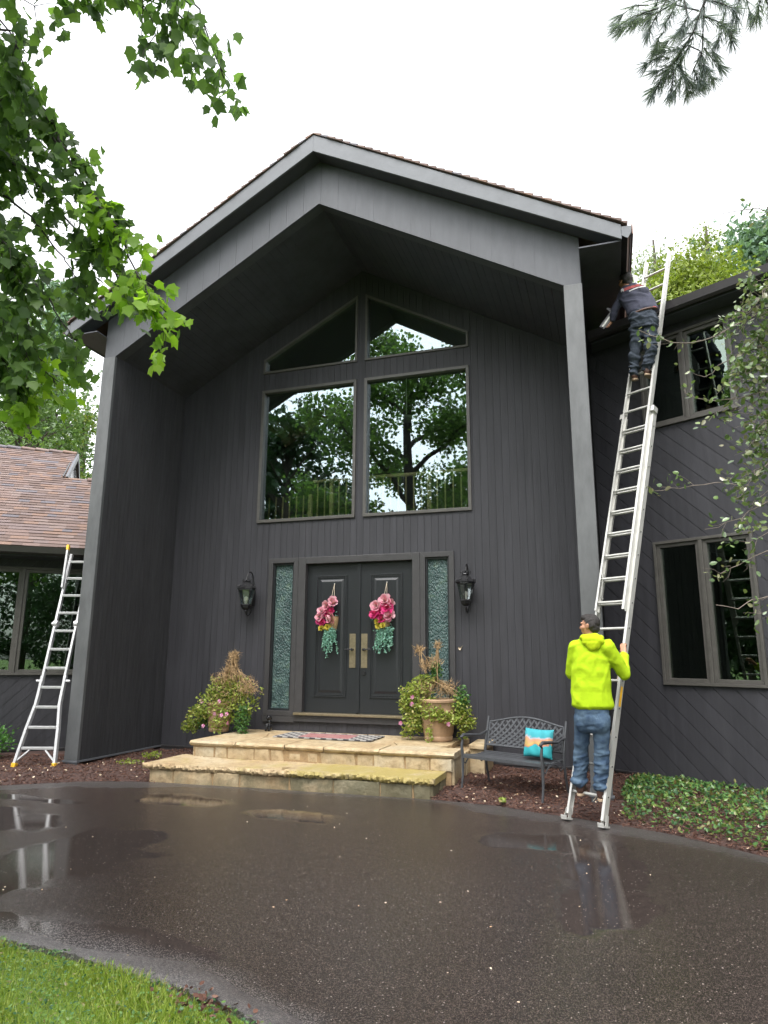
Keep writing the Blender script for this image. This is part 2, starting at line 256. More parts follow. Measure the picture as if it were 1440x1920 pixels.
def stone(name, moss):
    m, t, b, o = mat(name); L = t.links
    n = noise(t, 1.6, 6, 0.6); r = ramp(t, n.outputs['Fac'], [(0.28, (0.30, 0.205, 0.105)), (0.5, (0.37, 0.285, 0.17)), (0.72, (0.39, 0.335, 0.24))])
    n2 = noise(t, 9, 6, 0.75); r2 = ramp(t, n2.outputs['Fac'], [(0.28, (0.55, 0.52, 0.46)), (0.55, (1.05, 1.05, 1.05))])
    x = N(t, 'ShaderNodeMixRGB', blend_type='MULTIPLY', Fac=1.0); L.new(r.outputs[0], x.inputs[1]); L.new(r2.outputs[0], x.inputs[2]); last = x
    tc = N(t, 'ShaderNodeTexCoord')
    if moss:
        n3 = noise(t, 2.3, 5, 0.7); sx = N(t, 'ShaderNodeSeparateXYZ'); L.new(tc.outputs['Object'], sx.inputs[0])
        k = N(t, 'ShaderNodeMath', operation='MULTIPLY_ADD'); k.inputs[1].default_value = 0.07; k.inputs[2].default_value = 0.0; L.new(sx.outputs[0], k.inputs[0])
        a = N(t, 'ShaderNodeMath', operation='ADD'); L.new(n3.outputs['Fac'], a.inputs[0]); L.new(k.outputs[0], a.inputs[1])
        if moss == 'top': rr = ramp(t, a.outputs[0], [(0.44, (0, 0, 0)), (0.60, (1, 1, 1))]); col = (0.25, 0.20, 0.05, 1)
        else: rr = ramp(t, a.outputs[0], [(0.34, (0, 0, 0)), (0.56, (1, 1, 1))]); col = (0.075, 0.072, 0.04, 1)
        y = N(t, 'ShaderNodeMixRGB'); y.inputs[2].default_value = col; 
        f = N(t, 'ShaderNodeMath', operation='MULTIPLY'); f.inputs[1].default_value = 0.85; L.new(rr.outputs[0], f.inputs[0])
        L.new(f.outputs[0], y.inputs[0]); L.new(last.outputs[0], y.inputs[1]); last = y
    L.new(last.outputs[0], b.inputs['Base Color']); b.inputs['Roughness'].default_value = 0.75
    n4 = noise(t, 14, 6, 0.7); bump(t, b, n4.outputs['Fac'], 0.55, 0.03); return m
M['stone'] = stone('buff_sandstone', None); M['stone_moss'] = stone('mossy_sandstone', 'top'); M['stone_dirty'] = stone('stained_sandstone', 'side')
M['mortar'] = simple('tan_mortar', (0.26, 0.175, 0.09), 0.9, 0.25, 20, bmp=0.5)
M['shingle'] = None
def shingles():
    m, t, b, o = mat('brown_blend_shingles'); g = N(t, 'ShaderNodeNewGeometry')
    r = ramp(t, g.outputs['Random Per Island'], [(0.0, (0.10, 0.066, 0.056)), (0.25, (0.135, 0.09, 0.078)), (0.45, (0.155, 0.096, 0.072)), (0.6, (0.125, 0.09, 0.085)), (0.8, (0.15, 0.108, 0.096)), (0.92, (0.095, 0.085, 0.096)), (1.0, (0.175, 0.115, 0.085))])
    r.color_ramp.interpolation = 'CONSTANT'; n = noise(t, 120, 2, 0.8)
    r2 = ramp(t, n.outputs['Fac'], [(0.3, (0.8, 0.8, 0.8)), (0.7, (1.2, 1.2, 1.2))])
    x = N(t, 'ShaderNodeMixRGB', blend_type='MULTIPLY', Fac=1.0); t.links.new(r.outputs[0], x.inputs[1]); t.links.new(r2.outputs[0], x.inputs[2]); t.links.new(x.outputs[0], b.inputs['Base Color'])
    b.inputs['Roughness'].default_value = 0.85; bump(t, b, n.outputs['Fac'], 0.4, 0.004); return m
M['shingle'] = shingles()
def matmat():
    m, t, b, o = mat('checked_doormat'); L = t.links; tc = N(t, 'ShaderNodeTexCoord')
    ck = N(t, 'ShaderNodeTexChecker', Scale=11.0); ck.inputs['Color1'].default_value = (0.30, 0.29, 0.27, 1); ck.inputs['Color2'].default_value = (0.04, 0.036, 0.04, 1)
    L.new(tc.outputs['Object'], ck.inputs['Vector']); sx = N(t, 'ShaderNodeSeparateXYZ'); L.new(tc.outputs['Object'], sx.inputs[0])
    ab = N(t, 'ShaderNodeMath', operation='ABSOLUTE'); L.new(sx.outputs[0], ab.inputs[0]); l1 = N(t, 'ShaderNodeMath', operation='LESS_THAN'); l1.inputs[1].default_value = 0.42; L.new(ab.outputs[0], l1.inputs[0])
    ab2 = N(t, 'ShaderNodeMath', operation='ABSOLUTE'); L.new(sx.outputs[1], ab2.inputs[0]); l2 = N(t, 'ShaderNodeMath', operation='LESS_THAN'); l2.inputs[1].default_value = 0.24; L.new(ab2.outputs[0], l2.inputs[0])
    ml = N(t, 'ShaderNodeMath', operation='MULTIPLY'); L.new(l1.outputs[0], ml.inputs[0]); L.new(l2.outputs[0], ml.inputs[1])
    n = noise(t, 18, 4, 0.7); r = ramp(t, n.outputs['Fac'], [(0.35, (0.22, 0.06, 0.065)), (0.6, (0.28, 0.15, 0.14))])
    x = N(t, 'ShaderNodeMixRGB'); L.new(ml.outputs[0], x.inputs[0]); L.new(ck.outputs['Color'], x.inputs[1]); L.new(r.outputs[0], x.inputs[2]); L.new(x.outputs[0], b.inputs['Base Color'])
    b.inputs['Roughness'].default_value = 0.95; n3 = noise(t, 200, 2, 0.7); bump(t, b, n3.outputs['Fac'], 0.5, 0.004); return m
M['doormat'] = matmat()
def pillowmat():
    m, t, b, o = mat('turquoise_flower_print'); L = t.links; tc = N(t, 'ShaderNodeTexCoord'); sx = N(t, 'ShaderNodeSeparateXYZ'); L.new(tc.outputs['Object'], sx.inputs[0])
    n = noise(t, 9, 2, 0.5); a = N(t, 'ShaderNodeMath', operation='MULTIPLY_ADD'); a.inputs[1].default_value = 0.16; L.new(n.outputs['Fac'], a.inputs[0]); L.new(sx.outputs[2], a.inputs[2])
    r = ramp(t, a.outputs[0], [(0.0, (0.015, 0.24, 0.27)), (0.215, (0.02, 0.27, 0.30)), (0.225, (0.36, 0.13, 0.09)), (0.25, (0.42, 0.30, 0.09)), (0.31, (0.44, 0.21, 0.14)), (0.325, (0.34, 0.32, 0.35)), (0.345, (0.03, 0.25, 0.29)), (1.0, (0.015, 0.23, 0.27))])
    L.new(r.outputs[0], b.inputs['Base Color']); b.inputs['Roughness'].default_value = 0.85; return m
M['pillow'] = pillowmat()

# ------------------------------------------------------------------ mesh helpers
def setp(o, label=None, cat=None, group=None, kind=None):
    if label: o['label'] = label
    if cat: o['category'] = cat
    if group: o['group'] = group
    if kind: o['kind'] = kind
    return o
def thing(name, label, cat, loc=(0, 0, 0), rot=0.0, group=None):
    o = bpy.data.objects.new(name, None); COL.objects.link(o); o.location = loc; o.rotation_euler = (0, 0, rot); o.empty_display_size = 0.2
    o['_w'] = 1; del o['_w']
    return setp(o, label, cat, group)
def root_loc(o):
    l = Vector((0, 0, 0))
    while o is not None: l += o.location; o = o.parent
    return l
def link(name, me, m, parent=None, world=False):
    o = bpy.data.objects.new(name, me); COL.objects.link(o)
    if m is not None: me.materials.append(m)
    if parent is not None:
        o.parent = parent
        if world:
            l = root_loc(parent); me.transform(Matrix.Translation(-l))
    return o
class MB:
    def __init__(s): s.v = []; s.f = []
    def add(s, vs, fs):
        k = len(s.v); s.v += [tuple(map(float, p)) for p in vs]; s.f += [tuple(i + k for i in f) for f in fs]; return s
    def box(s, x0, x1, y0, y1, z0, z1):
        return s.add([(x, y, z) for z in (z0, z1) for y in (y0, y1) for x in (x0, x1)], [(0, 2, 3, 1), (4, 5, 7, 6), (0, 1, 5, 4), (2, 6, 7, 3), (0, 4, 6, 2), (1, 3, 7, 5)])
    def obox(s, c, ax, ay, az, hx, hy, hz):
        c, ax, ay, az = map(np.array, (c, ax, ay, az)); 
        return s.add([c + ax * hx * i + ay * hy * j + az * hz * k for k in (-1, 1) for j in (-1, 1) for i in (-1, 1)], [(0, 2, 3, 1), (4, 5, 7, 6), (0, 1, 5, 4), (2, 6, 7, 3), (0, 4, 6, 2), (1, 3, 7, 5)])
    def bar(s, p, q, w, h, up=(0, 0, 1)):
        p, q = np.array(p, float), np.array(q, float); a = q - p; l = np.linalg.norm(a); a = a / l; up = np.array(up, float)
        b = np.cross(up, a); b /= (np.linalg.norm(b) + 1e-9); c = np.cross(a, b)
        return s.obox((p + q) / 2, a, b, c, l / 2, w / 2, h / 2)
    def tube(s, pts, r, n=8, cap=True):
        pts = [np.array(p, float) for p in pts]; rs = r if hasattr(r, '__len__') else [r] * len(pts)
        rings = []; prev = None
        for i, p in enumerate(pts):
            a = pts[min(i + 1, len(pts) - 1)] - pts[max(i - 1, 0)]; a = a / (np.linalg.norm(a) + 1e-12)
            if prev is None:
                ref = np.array([0, 0, 1.0]) if abs(a[2]) < 0.9 else np.array([1.0, 0, 0]); b = np.cross(ref, a)
            else: b = prev - a * (prev @ a)
            b = b / (np.linalg.norm(b) + 1e-12); prev = b; c = np.cross(a, b)
            rings.append([p + (b * math.cos(2 * math.pi * k / n) + c * math.sin(2 * math.pi * k / n)) * rs[i] for k in range(n)])
        vs = [v for g in rings for v in g]; fs = []
        for i in range(len(pts) - 1):
            for k in range(n): fs.append((i * n + k, i * n + (k + 1) % n, (i + 1) * n + (k + 1) % n, (i + 1) * n + k))
        if cap: fs.append(tuple(range(n - 1, -1, -1))); fs.append(tuple((len(pts) - 1) * n + k for k in range(n)))
        return s.add(vs, fs)
    def lathe(s, prof, c=(0, 0, 0), n=24, cap=True, ang=0.0):
        c = np.array(c, float); vs = []; fs = []
        for (r, z) in prof:
            for k in range(n):
                a = 2 * math.pi * k / n + ang; vs.append(c + (r * math.cos(a), r * math.sin(a), z))
        for i in range(len(prof) - 1):
            for k in range(n): fs.append((i * n + k, i * n + (k + 1) % n, (i + 1) * n + (k + 1) % n, (i + 1) * n + k))
        if cap: fs.append(tuple(range(n - 1, -1, -1))); fs.append(tuple((len(prof) - 1) * n + k for k in range(n)))
        return s.add(vs, fs)
    def ell(s, c, r, n=12, m=8, rot=None):
        c = np.array(c, float); vs = []; fs = []; r = np.array(r, float)
        for i in range(m + 1):
            th = math.pi * i / m
            for k in range(n):
                ph = 2 * math.pi * k / n; p = np.array([math.sin(th) * math.cos(ph), math.sin(th) * math.sin(ph), math.cos(th)]) * r
                if rot is not None: p = np.array(rot @ Vector(p))
                vs.append(c + p)
        for i in range(m):
            for k in range(n): fs.append((i * n + k, (i + 1) * n + k, (i + 1) * n + (k + 1) % n, i * n + (k + 1) % n))
        return s.add(vs, fs)
    def prism(s, poly, thick, O, U, V, Wd):
        """2D polygon in plane (O,U,V) extruded along Wd by thick"""
        O, U, V, Wd = map(lambda a: np.array(a, float), (O, U, V, Wd)); n = len(poly)
        a = [O + U * p[0] + V * p[1] for p in poly]; b = [q + Wd * thick for q in a]
        fs = [tuple(range(n)), tuple(range(2 * n - 1, n - 1, -1))] + [(i, i + n, (i + 1) % n + n, (i + 1) % n) for i in range(n)]
        return s.add(a + b, fs)
    def mesh(s, name, smooth=False, fix=True):
        me = bpy.data.meshes.new(name); me.from_pydata(s.v, [], s.f); me.validate()
        if fix:
            bm = bmesh.new(); bm.from_mesh(me); bmesh.ops.recalc_face_normals(bm, faces=bm.faces); bm.to_mesh(me); bm.free()
        if smooth:
            me.polygons.foreach_set('use_smooth', [True] * len(me.polygons))
            try: me.set_sharp_from_angle(angle=R(40))
            except Exception: pass
        return me
    def build(s, name, m, parent=None, smooth=False, world=True, bevel=0.0):
        me = s.mesh(name, smooth)
        if bevel:
            bm = bmesh.new(); bm.from_mesh(me)
            es = [e for e in bm.edges if len(e.link_faces) == 2 and e.calc_face_angle(0) > R(50)]
            bmesh.ops.bevel(bm, geom=es, offset=bevel, segments=2, affect='EDGES', profile=0.6, clamp_overlap=True); bm.to_mesh(me); bm.free()
        return link(name, me, m, parent, world)

def clip_poly(poly, a, b, c):
    """keep a*x+b*y<=c"""
    out = []
    for i in range(len(poly)):
        p, q = poly[i], poly[(i + 1) % len(poly)]; dp = a * p[0] + b * p[1] - c; dq = a * q[0] + b * q[1] - c
        if dp <= 0: out.append(p)
        if (dp < 0 < dq) or (dq < 0 < dp):
            t = dp / (dp - dq); out.append((p[0] + (q[0] - p[0]) * t, p[1] + (q[1] - p[1]) * t))
    return out
def area(p): return 0.5 * abs(sum(p[i][0] * p[(i + 1) % len(p)][1] - p[(i + 1) % len(p)][0] * p[i][1] for i in range(len(p))))
def boards(mb, polys, O, U, V, nrm, ang, pitch, groove, t=0.012, back=0.02, jit=0.0, off=0.0):
    """board cladding: convex polygons in plane (O,U,V) split into boards running at ang, over a recessed backing"""
    ca, sa = math.cos(ang), math.sin(ang); pn = (-sa, ca)
    O = np.array(O, float); nrm = np.array(nrm, float)
    rs = random.Random(3)
    allv = [pn[0] * p[0] + pn[1] * p[1] for q in polys for p in q]; k = min(allv) - pitch + off; strips = []
    while k < max(allv):
        w = pitch * (1 + rs.uniform(-jit, jit)); strips.append((k, k + w, rs.uniform(-0.0012, 0.0012))); k += w
    for q in polys:
        mb.prism(q, back, O - nrm * back, U, V, nrm)
        for (a, b, dz) in strips:
            c = clip_poly(q, -pn[0], -pn[1], -(a + groove / 2)); 
            if len(c) < 3: continue
            c = clip_poly(c, pn[0], pn[1], b - groove / 2)
            if len(c) < 3 or area(c) < 1e-5: continue
            mb.prism(c, t + dz - 0.0005, O + nrm * 0.0005, U, V, nrm)
    return mb
def inset(poly, w):
    n = len(poly); ar = sum(poly[i][0] * poly[(i + 1) % n][1] - poly[(i + 1) % n][0] * poly[i][1] for i in range(n)); sg = 1 if ar > 0 else -1; L = []
    for i in range(n):
        p, q = poly[i], poly[(i + 1) % n]; dx, dy = q[0] - p[0], q[1] - p[1]; l = math.hypot(dx, dy); nx, ny = -dy / l * sg, dx / l * sg
        L.append((nx, ny, nx * p[0] + ny * p[1] + w))
    out = []
    for i in range(n):
        a, b = L[i - 1], L[i]; d = a[0] * b[1] - a[1] * b[0]; out.append(((a[2] * b[1] - a[1] * b[2]) / d, (a[0] * b[2] - a[2] * b[0]) / d))
    return out
def frame_ring(mb, poly, w, t0, t1, O, U, V, nrm):
    """mitred ring of width w between outer poly and its inset, from t0 to t1 along nrm"""
    O, U, V, nrm = map(lambda a: np.array(a, float), (O, U, V, nrm)); q = inset(poly, w); n = len(poly)
    P = lambda p, t: O + U * p[0] + V * p[1] + nrm * t
    for i in range(n):
        j = (i + 1) % n; vs = [P(poly[i], t0), P(poly[j], t0), P(q[j], t0), P(q[i], t0), P(poly[i], t1), P(poly[j], t1), P(q[j], t1), P(q[i], t1)]
        mb.add(vs, [(0, 1, 2, 3), (7, 6, 5, 4), (0, 4, 5, 1), (3, 2, 6, 7), (1, 5, 6, 2), (0, 3, 7, 4)])
    return q
def window(parent, poly, O, U, V, nrm, fw=0.06, proud=0.035, deep=0.05, glassm='glass', fm='frame', mullions=(), sash=0.0, name='window'):
    mb = MB(); q = frame_ring(mb, poly, fw, -deep, proud, O, U, V, nrm)
    for (a, b, w) in mullions:
        O_, U_, V_, n_ = map(lambda k: np.array(k, float), (O, U, V, nrm)); P = lambda p: O_ + U_ * p[0] + V_ * p[1] + n_ * (proud - deep) / 2
        d = np.array([b[0] - a[0], b[1] - a[1]]); l = np.linalg.norm(d); d /= l; ax = U_ * d[0] + V_ * d[1]; bx = U_ * -d[1] + V_ * d[0]
        mb.obox((P(a) + P(b)) / 2, ax, bx, n_, l / 2 - fw * 0.98, w / 2, (proud + deep) / 2 - 0.003)
    f = mb.build(name, M[fm], parent, bevel=0.004)
    g = MB(); g.prism(inset(poly, fw * 0.6), 0.006, np.array(O, float) - np.array(nrm, float) * (deep * 0.6), U, V, nrm); g.build('pane', M[glassm], f)
    return f

# fast scattered small pieces (leaves, chips, blades) as one mesh
def scatter(name, T, TF, pos, X, Z, size, m, parent=None, world=True, smooth=False):
    """T template verts (k,3) in frame x=across,y=normal,z=length; X across vectors, Z length vectors"""
    n = len(pos); T = np.array(T, float); k = len(T)
    Xn = X / np.linalg.norm(X, axis=1, keepdims=True); Zn = Z / np.linalg.norm(Z, axis=1, keepdims=True)
    Yn = np.cross(Zn, Xn); Yn /= np.linalg.norm(Yn, axis=1, keepdims=True) + 1e-9; Xn = np.cross(Yn, Zn)
    size = np.broadcast_to(np.asarray(size, float), (n,))[:, None, None]
    V = pos[:, None, :] + size * (T[None, :, 0:1] * Xn[:, None, :] + T[None, :, 1:2] * Yn[:, None, :] + T[None, :, 2:3] * Zn[:, None, :])
    V = V.reshape(-1, 3); ls = np.array([len(f) for f in TF]); fl = np.concatenate([np.array(f) for f in TF])
    loops = (fl[None, :] + (np.arange(n) * k)[:, None]).reshape(-1)
    me = bpy.data.meshes.new(name); me.vertices.add(len(V)); me.vertices.foreach_set('co', V.reshape(-1))
    me.loops.add(len(loops)); me.loops.foreach_set('vertex_index', loops.astype(np.int32))
    tot = np.tile(ls, n); st = np.concatenate([[0], np.cumsum(tot)[:-1]])
    me.polygons.add(len(tot)); me.polygons.foreach_set('loop_start', st.astype(np.int32)); me.polygons.foreach_set('loop_total', tot.astype(np.int32))
    me.update(calc_edges=True)
    return link(name, me, m, parent, world)
def rv(n):
    v = rng.normal(size=(n, 3)); return v / np.linalg.norm(v, axis=1, keepdims=True)
# leaf templates: x across, y normal, z along
MAPLE = ([(0, 0, 0), (-.2, .02, .06), (-.40, .0, .12), (-.38, .03, .32), (-.52, -.04, .60), (-.33, .03, .60), (-.24, .02, .72), (0, -.08, 1.04), (.24, .02, .72), (.33, .03, .60), (.52, -.04, .60), (.38, .03, .32), (.40, 0, .12), (.2, .02, .06), (0, .06, .45)],
         [(14, 0, 1), (14, 1, 2, 3), (14, 3, 4, 5), (14, 5, 6), (14, 6, 7), (14, 7, 8), (14, 8, 9), (14, 9, 10, 11), (14, 11, 12, 13), (14, 13, 0)])
OVAL = ([(0, 0, 0), (-.28, .05, .3), (-.24, .05, .7), (0, -.03, 1), (.24, .05, .7), (.28, .05, .3)], [(0, 3, 2, 1), (0, 5, 4, 3)])
BLADE = ([(-.05, 0, 0), (.05, 0, 0), (.035, .12, .5), (-.035, .12, .5), (0, .4, 1)], [(0, 1, 2, 3), (3, 2, 4)])
NEEDLE = ([(-.006, 0, 0), (.006, 0, 0), (0, .03, 1)], [(0, 1, 2)])
CHIP = ([(-.12, 0, 0), (.12, 0, 0), (.15, .05, 1), (-.1, .03, .9), (-.1, .1, .05), (.1, .09, .1), (.12, .13, .9), (-.08, .12, .85)], [(0, 1, 2, 3), (7, 6, 5, 4), (0, 4, 5, 1), (1, 5, 6, 2), (2, 6, 7, 3), (3, 7, 4, 0)])
TUFT = ([(-.5, 0, 0), (.1, .1, .0), (0, .0, .9), (.5, .1, .3), (.2, -.2, .9), (-.3, .25, .55)], [(0, 1, 2), (1, 3, 4), (0, 5, 2)])
PETAL = ([(0, 0, 0), (-.4, .1, .35), (-.42, .28, .8), (0, .35, 1), (.42, .28, .8), (.4, .1, .35)], [(0, 3, 2, 1), (0, 5, 4, 3)])

def voxblob(name, prims, voxel, m, parent, smooth=4, disp=None, ops=None):
    """organic part: union of tapered capsules and ellipsoids, remeshed to one continuous surface"""
    mb = MB()
    for p in prims:
        if p[0] == 'c':
            _, a, ra, b, rb = p; a = np.array(a, float); b = np.array(b, float); l = np.linalg.norm(b - a)
            K = max(2, int(l / (min(ra, rb) * 0.8)) + 1); 
            mb.tube([a + (b - a) * i / K for i in range(K + 1)], [ra + (rb - ra) * i / K for i in range(K + 1)], 14)
            mb.ell(a, (ra,) * 3, 14, 9); mb.ell(b, (rb,) * 3, 14, 9)
        else:
            mb.ell(p[1], p[2], 18, 12, p[3] if len(p) > 3 else None)
    me = mb.mesh(name, fix=True); tmp = bpy.data.objects.new('tmp', me); COL.objects.link(tmp)
    r = tmp.modifiers.new('r', 'REMESH'); r.mode = 'VOXEL'; r.voxel_size = voxel
    s = tmp.modifiers.new('s', 'SMOOTH'); s.factor = 0.5; s.iterations = smooth
    dg = bpy.context.evaluated_depsgraph_get(); dg.update(); ev = tmp.evaluated_get(dg); out = bpy.data.meshes.new_from_object(ev)
    bpy.data.objects.remove(tmp); bpy.data.meshes.remove(me)
    n = len(out.vertices); co = np.empty(n * 3); out.vertices.foreach_get('co', co); co = co.reshape(-1, 3)
    if disp is not None:
        no = np.empty(n * 3); out.vertices.foreach_get('normal', no); no = no.reshape(-1, 3)
        co = disp(co, no); out.vertices.foreach_set('co', co.reshape(-1)); out.update()
    if ops:
        bm = bmesh.new(); bm.from_mesh(out); ops(bm); bm.to_mesh(out); bm.free()
    out.polygons.foreach_set('use_smooth', [True] * len(out.polygons)); out.name = name
    return link(name, out, m, parent, True)
def wr(co, no, k, amp, seed=0, axis=None, dens=.45):
    """cloth creases: short curved ridges that start and fade, after warping the space they lie in"""
    r = np.random.default_rng(seed); d = np.zeros(len(co))
    for i in range(6):
        a = r.normal(size=3); a /= np.linalg.norm(a)
        if axis is not None: a = a * 0.6 + np.array(axis); a /= np.linalg.norm(a)
        w1, w2, w3 = r.normal(size=3) * 5, r.normal(size=3) * 9, r.normal(size=3) * 5.5
        q = co @ a * k * (0.6 + 0.8 * r.random()) + 2.2 * np.sin(co @ w1 + r.uniform(0, 6)) + 1.1 * np.sin(co @ w2)
        mask = np.clip((np.sin(co @ w3 + r.uniform(0, 6)) * np.sin(co @ (r.normal(size=3) * 4) + r.uniform(0, 6)) - (dens - .35)) * 2.2, 0, 1)
        d += np.maximum(0, np.cos(q)) ** 3 * mask
    return co + no * (np.minimum(d, 1.6)[:, None] * amp - amp * 0.25)

#==BODY==
# ------------------------------------------------------------------ ground, driveway, beds
FAR = [(-16, 0.6), (-13, 3.0), (-11, 4.8), (-9.2, 6.25), (-8.3, 6.95), (-7.742, 7.405), (-7.442, 7.636), (-7.0, 7.98), (-6.6, 8.16), (-6.1, 8.3), (-4.5, 8.42), (-2.1, 8.46), (-1.84, 8.46), (-1.317, 8.38), (-0.875, 8.19), (-0.584, 8.10), (-0.088, 7.93), (0.412, 7.70), (0.805, 7.42), (1.186, 7.105), (2.5, 6.0), (4.2, 4.5), (6.5, 2.0), (9, -1.5)]
NEAR = [(-12.5, -1.5), (-9, 1.6), (-7, 2.8), (-5, 3.45), (-3.62, 3.60), (-3.23, 3.60), (-2.87, 3.54), (-2.516, 3.47), (-2.184, 3.42), (-1.93, 3.36), (-1.67, 3.25), (-1.2, 3.0), (-0.7, 2.6), (-0.2, 2.0), (0.3, 1.2), (0.8, 0.2), (1.6, -2.0), (3, -6)]
def interp(pts, x): return np.interp(x, [p[0] for p in pts], [p[1] for p in pts])
mb = MB(); mb.lathe([(0.01, 0), (60, 0), (240, 0)], (0, 0, -0.035), 64, cap=False)
setp(mb.build('ground', M['lawn']), kind='structure')
rs = random.Random(5)
def rough(pts, step, amp):
    out = []
    for (a, b) in zip(pts[:-1], pts[1:]):
        l = math.dist(a, b); k = max(1, int(l / step))
        for i in range(k):
            t = i / k; j = rs.uniform(-amp, amp) if (abs(a[0]) < 9) else 0; out.append((a[0] + (b[0] - a[0]) * t, a[1] + (b[1] - a[1]) * t + j))
    out.append(pts[-1]); return out
poly = rough(FAR, 0.08, 0.006) + rough(NEAR, 0.035, 0.02)[::-1]
mb = MB(); mb.prism(poly, 0.06, (0, 0, -0.06), (1, 0, 0), (0, 1, 0), (0, 0, 1))
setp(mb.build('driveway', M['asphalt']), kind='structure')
def bed_z(x, y):
    e = interp(FAR, x); d = np.clip((y - e) / 0.9, 0, 1)
    return 0.012 + 0.06 * d + 0.012 * np.sin(x * 7 + y * 3) * d + 0.01 * np.sin(y * 11 - x * 5) * d
gx = np.linspace(-13, 6, 190); gv = np.linspace(0, 1, 40); mb = MB(); vs = []
for x in gx:
    e = interp(FAR, x)
    for v in gv:
        y = e - 0.03 + v * 5.0; z = bed_z(x, y) if v > 0.012 else -0.03
        vs.append((x + rng.normal() * 0.008, y + rng.normal() * 0.01, float(z) + rng.normal() * 0.004))
nv = len(gv); mb.add(vs, [(i * nv + j, (i + 1) * nv + j, (i + 1) * nv + j + 1, i * nv + j + 1) for i in range(len(gx) - 1) for j in range(nv - 1)])
setp(mb.build('mulch_bed', M['mulch'], smooth=True), kind='structure')
# loose chips lying over the beds
def inpoly_pts(n, x0, x1, fy0, fy1):
    x = rng.uniform(x0, x1, n); y = fy0(x) + rng.random(n) * (fy1(x) - fy0(x)); return x, y
def chips(n, x0, x1, f0, f1):
    x, y = inpoly_pts(n, x0, x1, f0, f1); keep = ~((x > -6.1) & (x < -2.22) & (y > 8.3)); x, y = x[keep], y[keep]; n = len(x)
    z = bed_z(x, y) + rng.uniform(0.0, 0.012, n); d = rv(n); d[:, 2] *= 0.35; xx = rv(n); xx[:, 2] *= 0.4
    return np.stack([x, y, z], 1), xx, d
a = chips(9000, -10.0, -5.6, lambda x: interp(FAR, x) - 0.03, lambda x: np.minimum(interp(FAR, x) + 3.0, 10.8))
b = chips(10000, -2.2, 1.6, lambda x: interp(FAR, x) - 0.03, lambda x: np.minimum(interp(FAR, x) + 3.0, 10.8))
P, Xv, Zv = [np.concatenate(k) for k in zip(a, b)]
o = scatter('mulch_chips', *CHIP, P, Xv, Zv, rng.uniform(0.02, 0.055, len(P)), M['mulchchip']); setp(o, 'loose red-brown bark chips covering the beds along the house', 'mulch', kind='stuff')
x = rng.uniform(-10, 1.6, 420); y = interp(FAR, x) + rng.random(420) * 1.6; k = ~((x > -6.2) & (x < -1.9) & (y > 8.2)); x, y = x[k], y[k]
P = np.stack([x, y, bed_z(x, y) + 0.02], 1); d = rv(len(P)); d[:, 2] *= 0.3; o = scatter('leaf_litter', *OVAL, P, rv(len(P)), d, rng.uniform(0.02, 0.045, len(P)), M['debris']); setp(o, 'pale dead leaf bits scattered on the mulch', 'leaf litter', kind='stuff')
x = rng.uniform(-6, 1.2, 55); y = rng.uniform(3.6, 8.0, 55); k = y < interp(FAR, x) - 0.1; x, y = x[k], y[k]
P = np.stack([x, y, np.full(len(x), 0.003)], 1); d = rv(len(P)); d[:, 2] *= 0.1; xx = rv(len(P)); xx[:, 2] = 0; o = scatter('driveway_debris', *OVAL, P, xx, d, rng.uniform(0.008, 0.022, len(P)), M['debris']); setp(o, 'tiny pale seeds and petals scattered on the wet asphalt', 'debris', kind='stuff')
# lawn blades in the near corner
def blades(n, x0, x1, w, dens_edge=True):
    x = rng.uniform(x0, x1, n); e = interp(NEAR, x); y = e - rng.random(n) ** 1.2 * w - 0.02 + rng.normal(size=n) * 0.015
    return x, y
x, y = blades(52000, -4.6, -0.6, 1.5); P = np.stack([x, y, np.full(len(x), -0.035)], 1); d = rv(len(x)) * 0.55; d[:, 2] = 1; hgt = rng.uniform(0.035, 0.085, len(x)) * (0.75 + 0.35 * np.sin(x * 5 + 2 * np.sin(y * 4)))
o = scatter('lawn_grass', *BLADE, P, rv(len(x)), d, np.maximum(hgt, 0.03), M['grass']); setp(o, 'bright green lawn grass at the near left corner of the driveway', 'grass', kind='stuff')
x, y = blades(5200, -4.6, -1.0, 1.3); P = np.stack([x, y, rng.uniform(-0.01, 0.03, len(x))], 1); d = rv(len(x)); d[:, 2] = abs(d[:, 2]) * 0.3; xx = rv(len(x)); xx[:, 2] *= 0.2
o = scatter('clover', *OVAL, P, xx, d, rng.uniform(0.012, 0.026, len(x)), M['cover']); setp(o, 'small round clover leaves growing among the lawn grass', 'clover', kind='stuff')

x = rng.normal(size=70) * .13 - 2.0; y = interp(NEAR, x) + rng.normal(size=70) * .05 - .06; P = np.stack([x, y, rng.uniform(0.0, 0.03, 70)], 1); d = rv(70); d[:, 2] *= .25
setp(scatter('dead_leaves', *OVAL, P, rv(70), d, rng.uniform(.02, .045, 70), M['mulchchip']), 'tan dead leaves caught along the lawn edge of the driveway', 'dead leaves', kind='stuff')
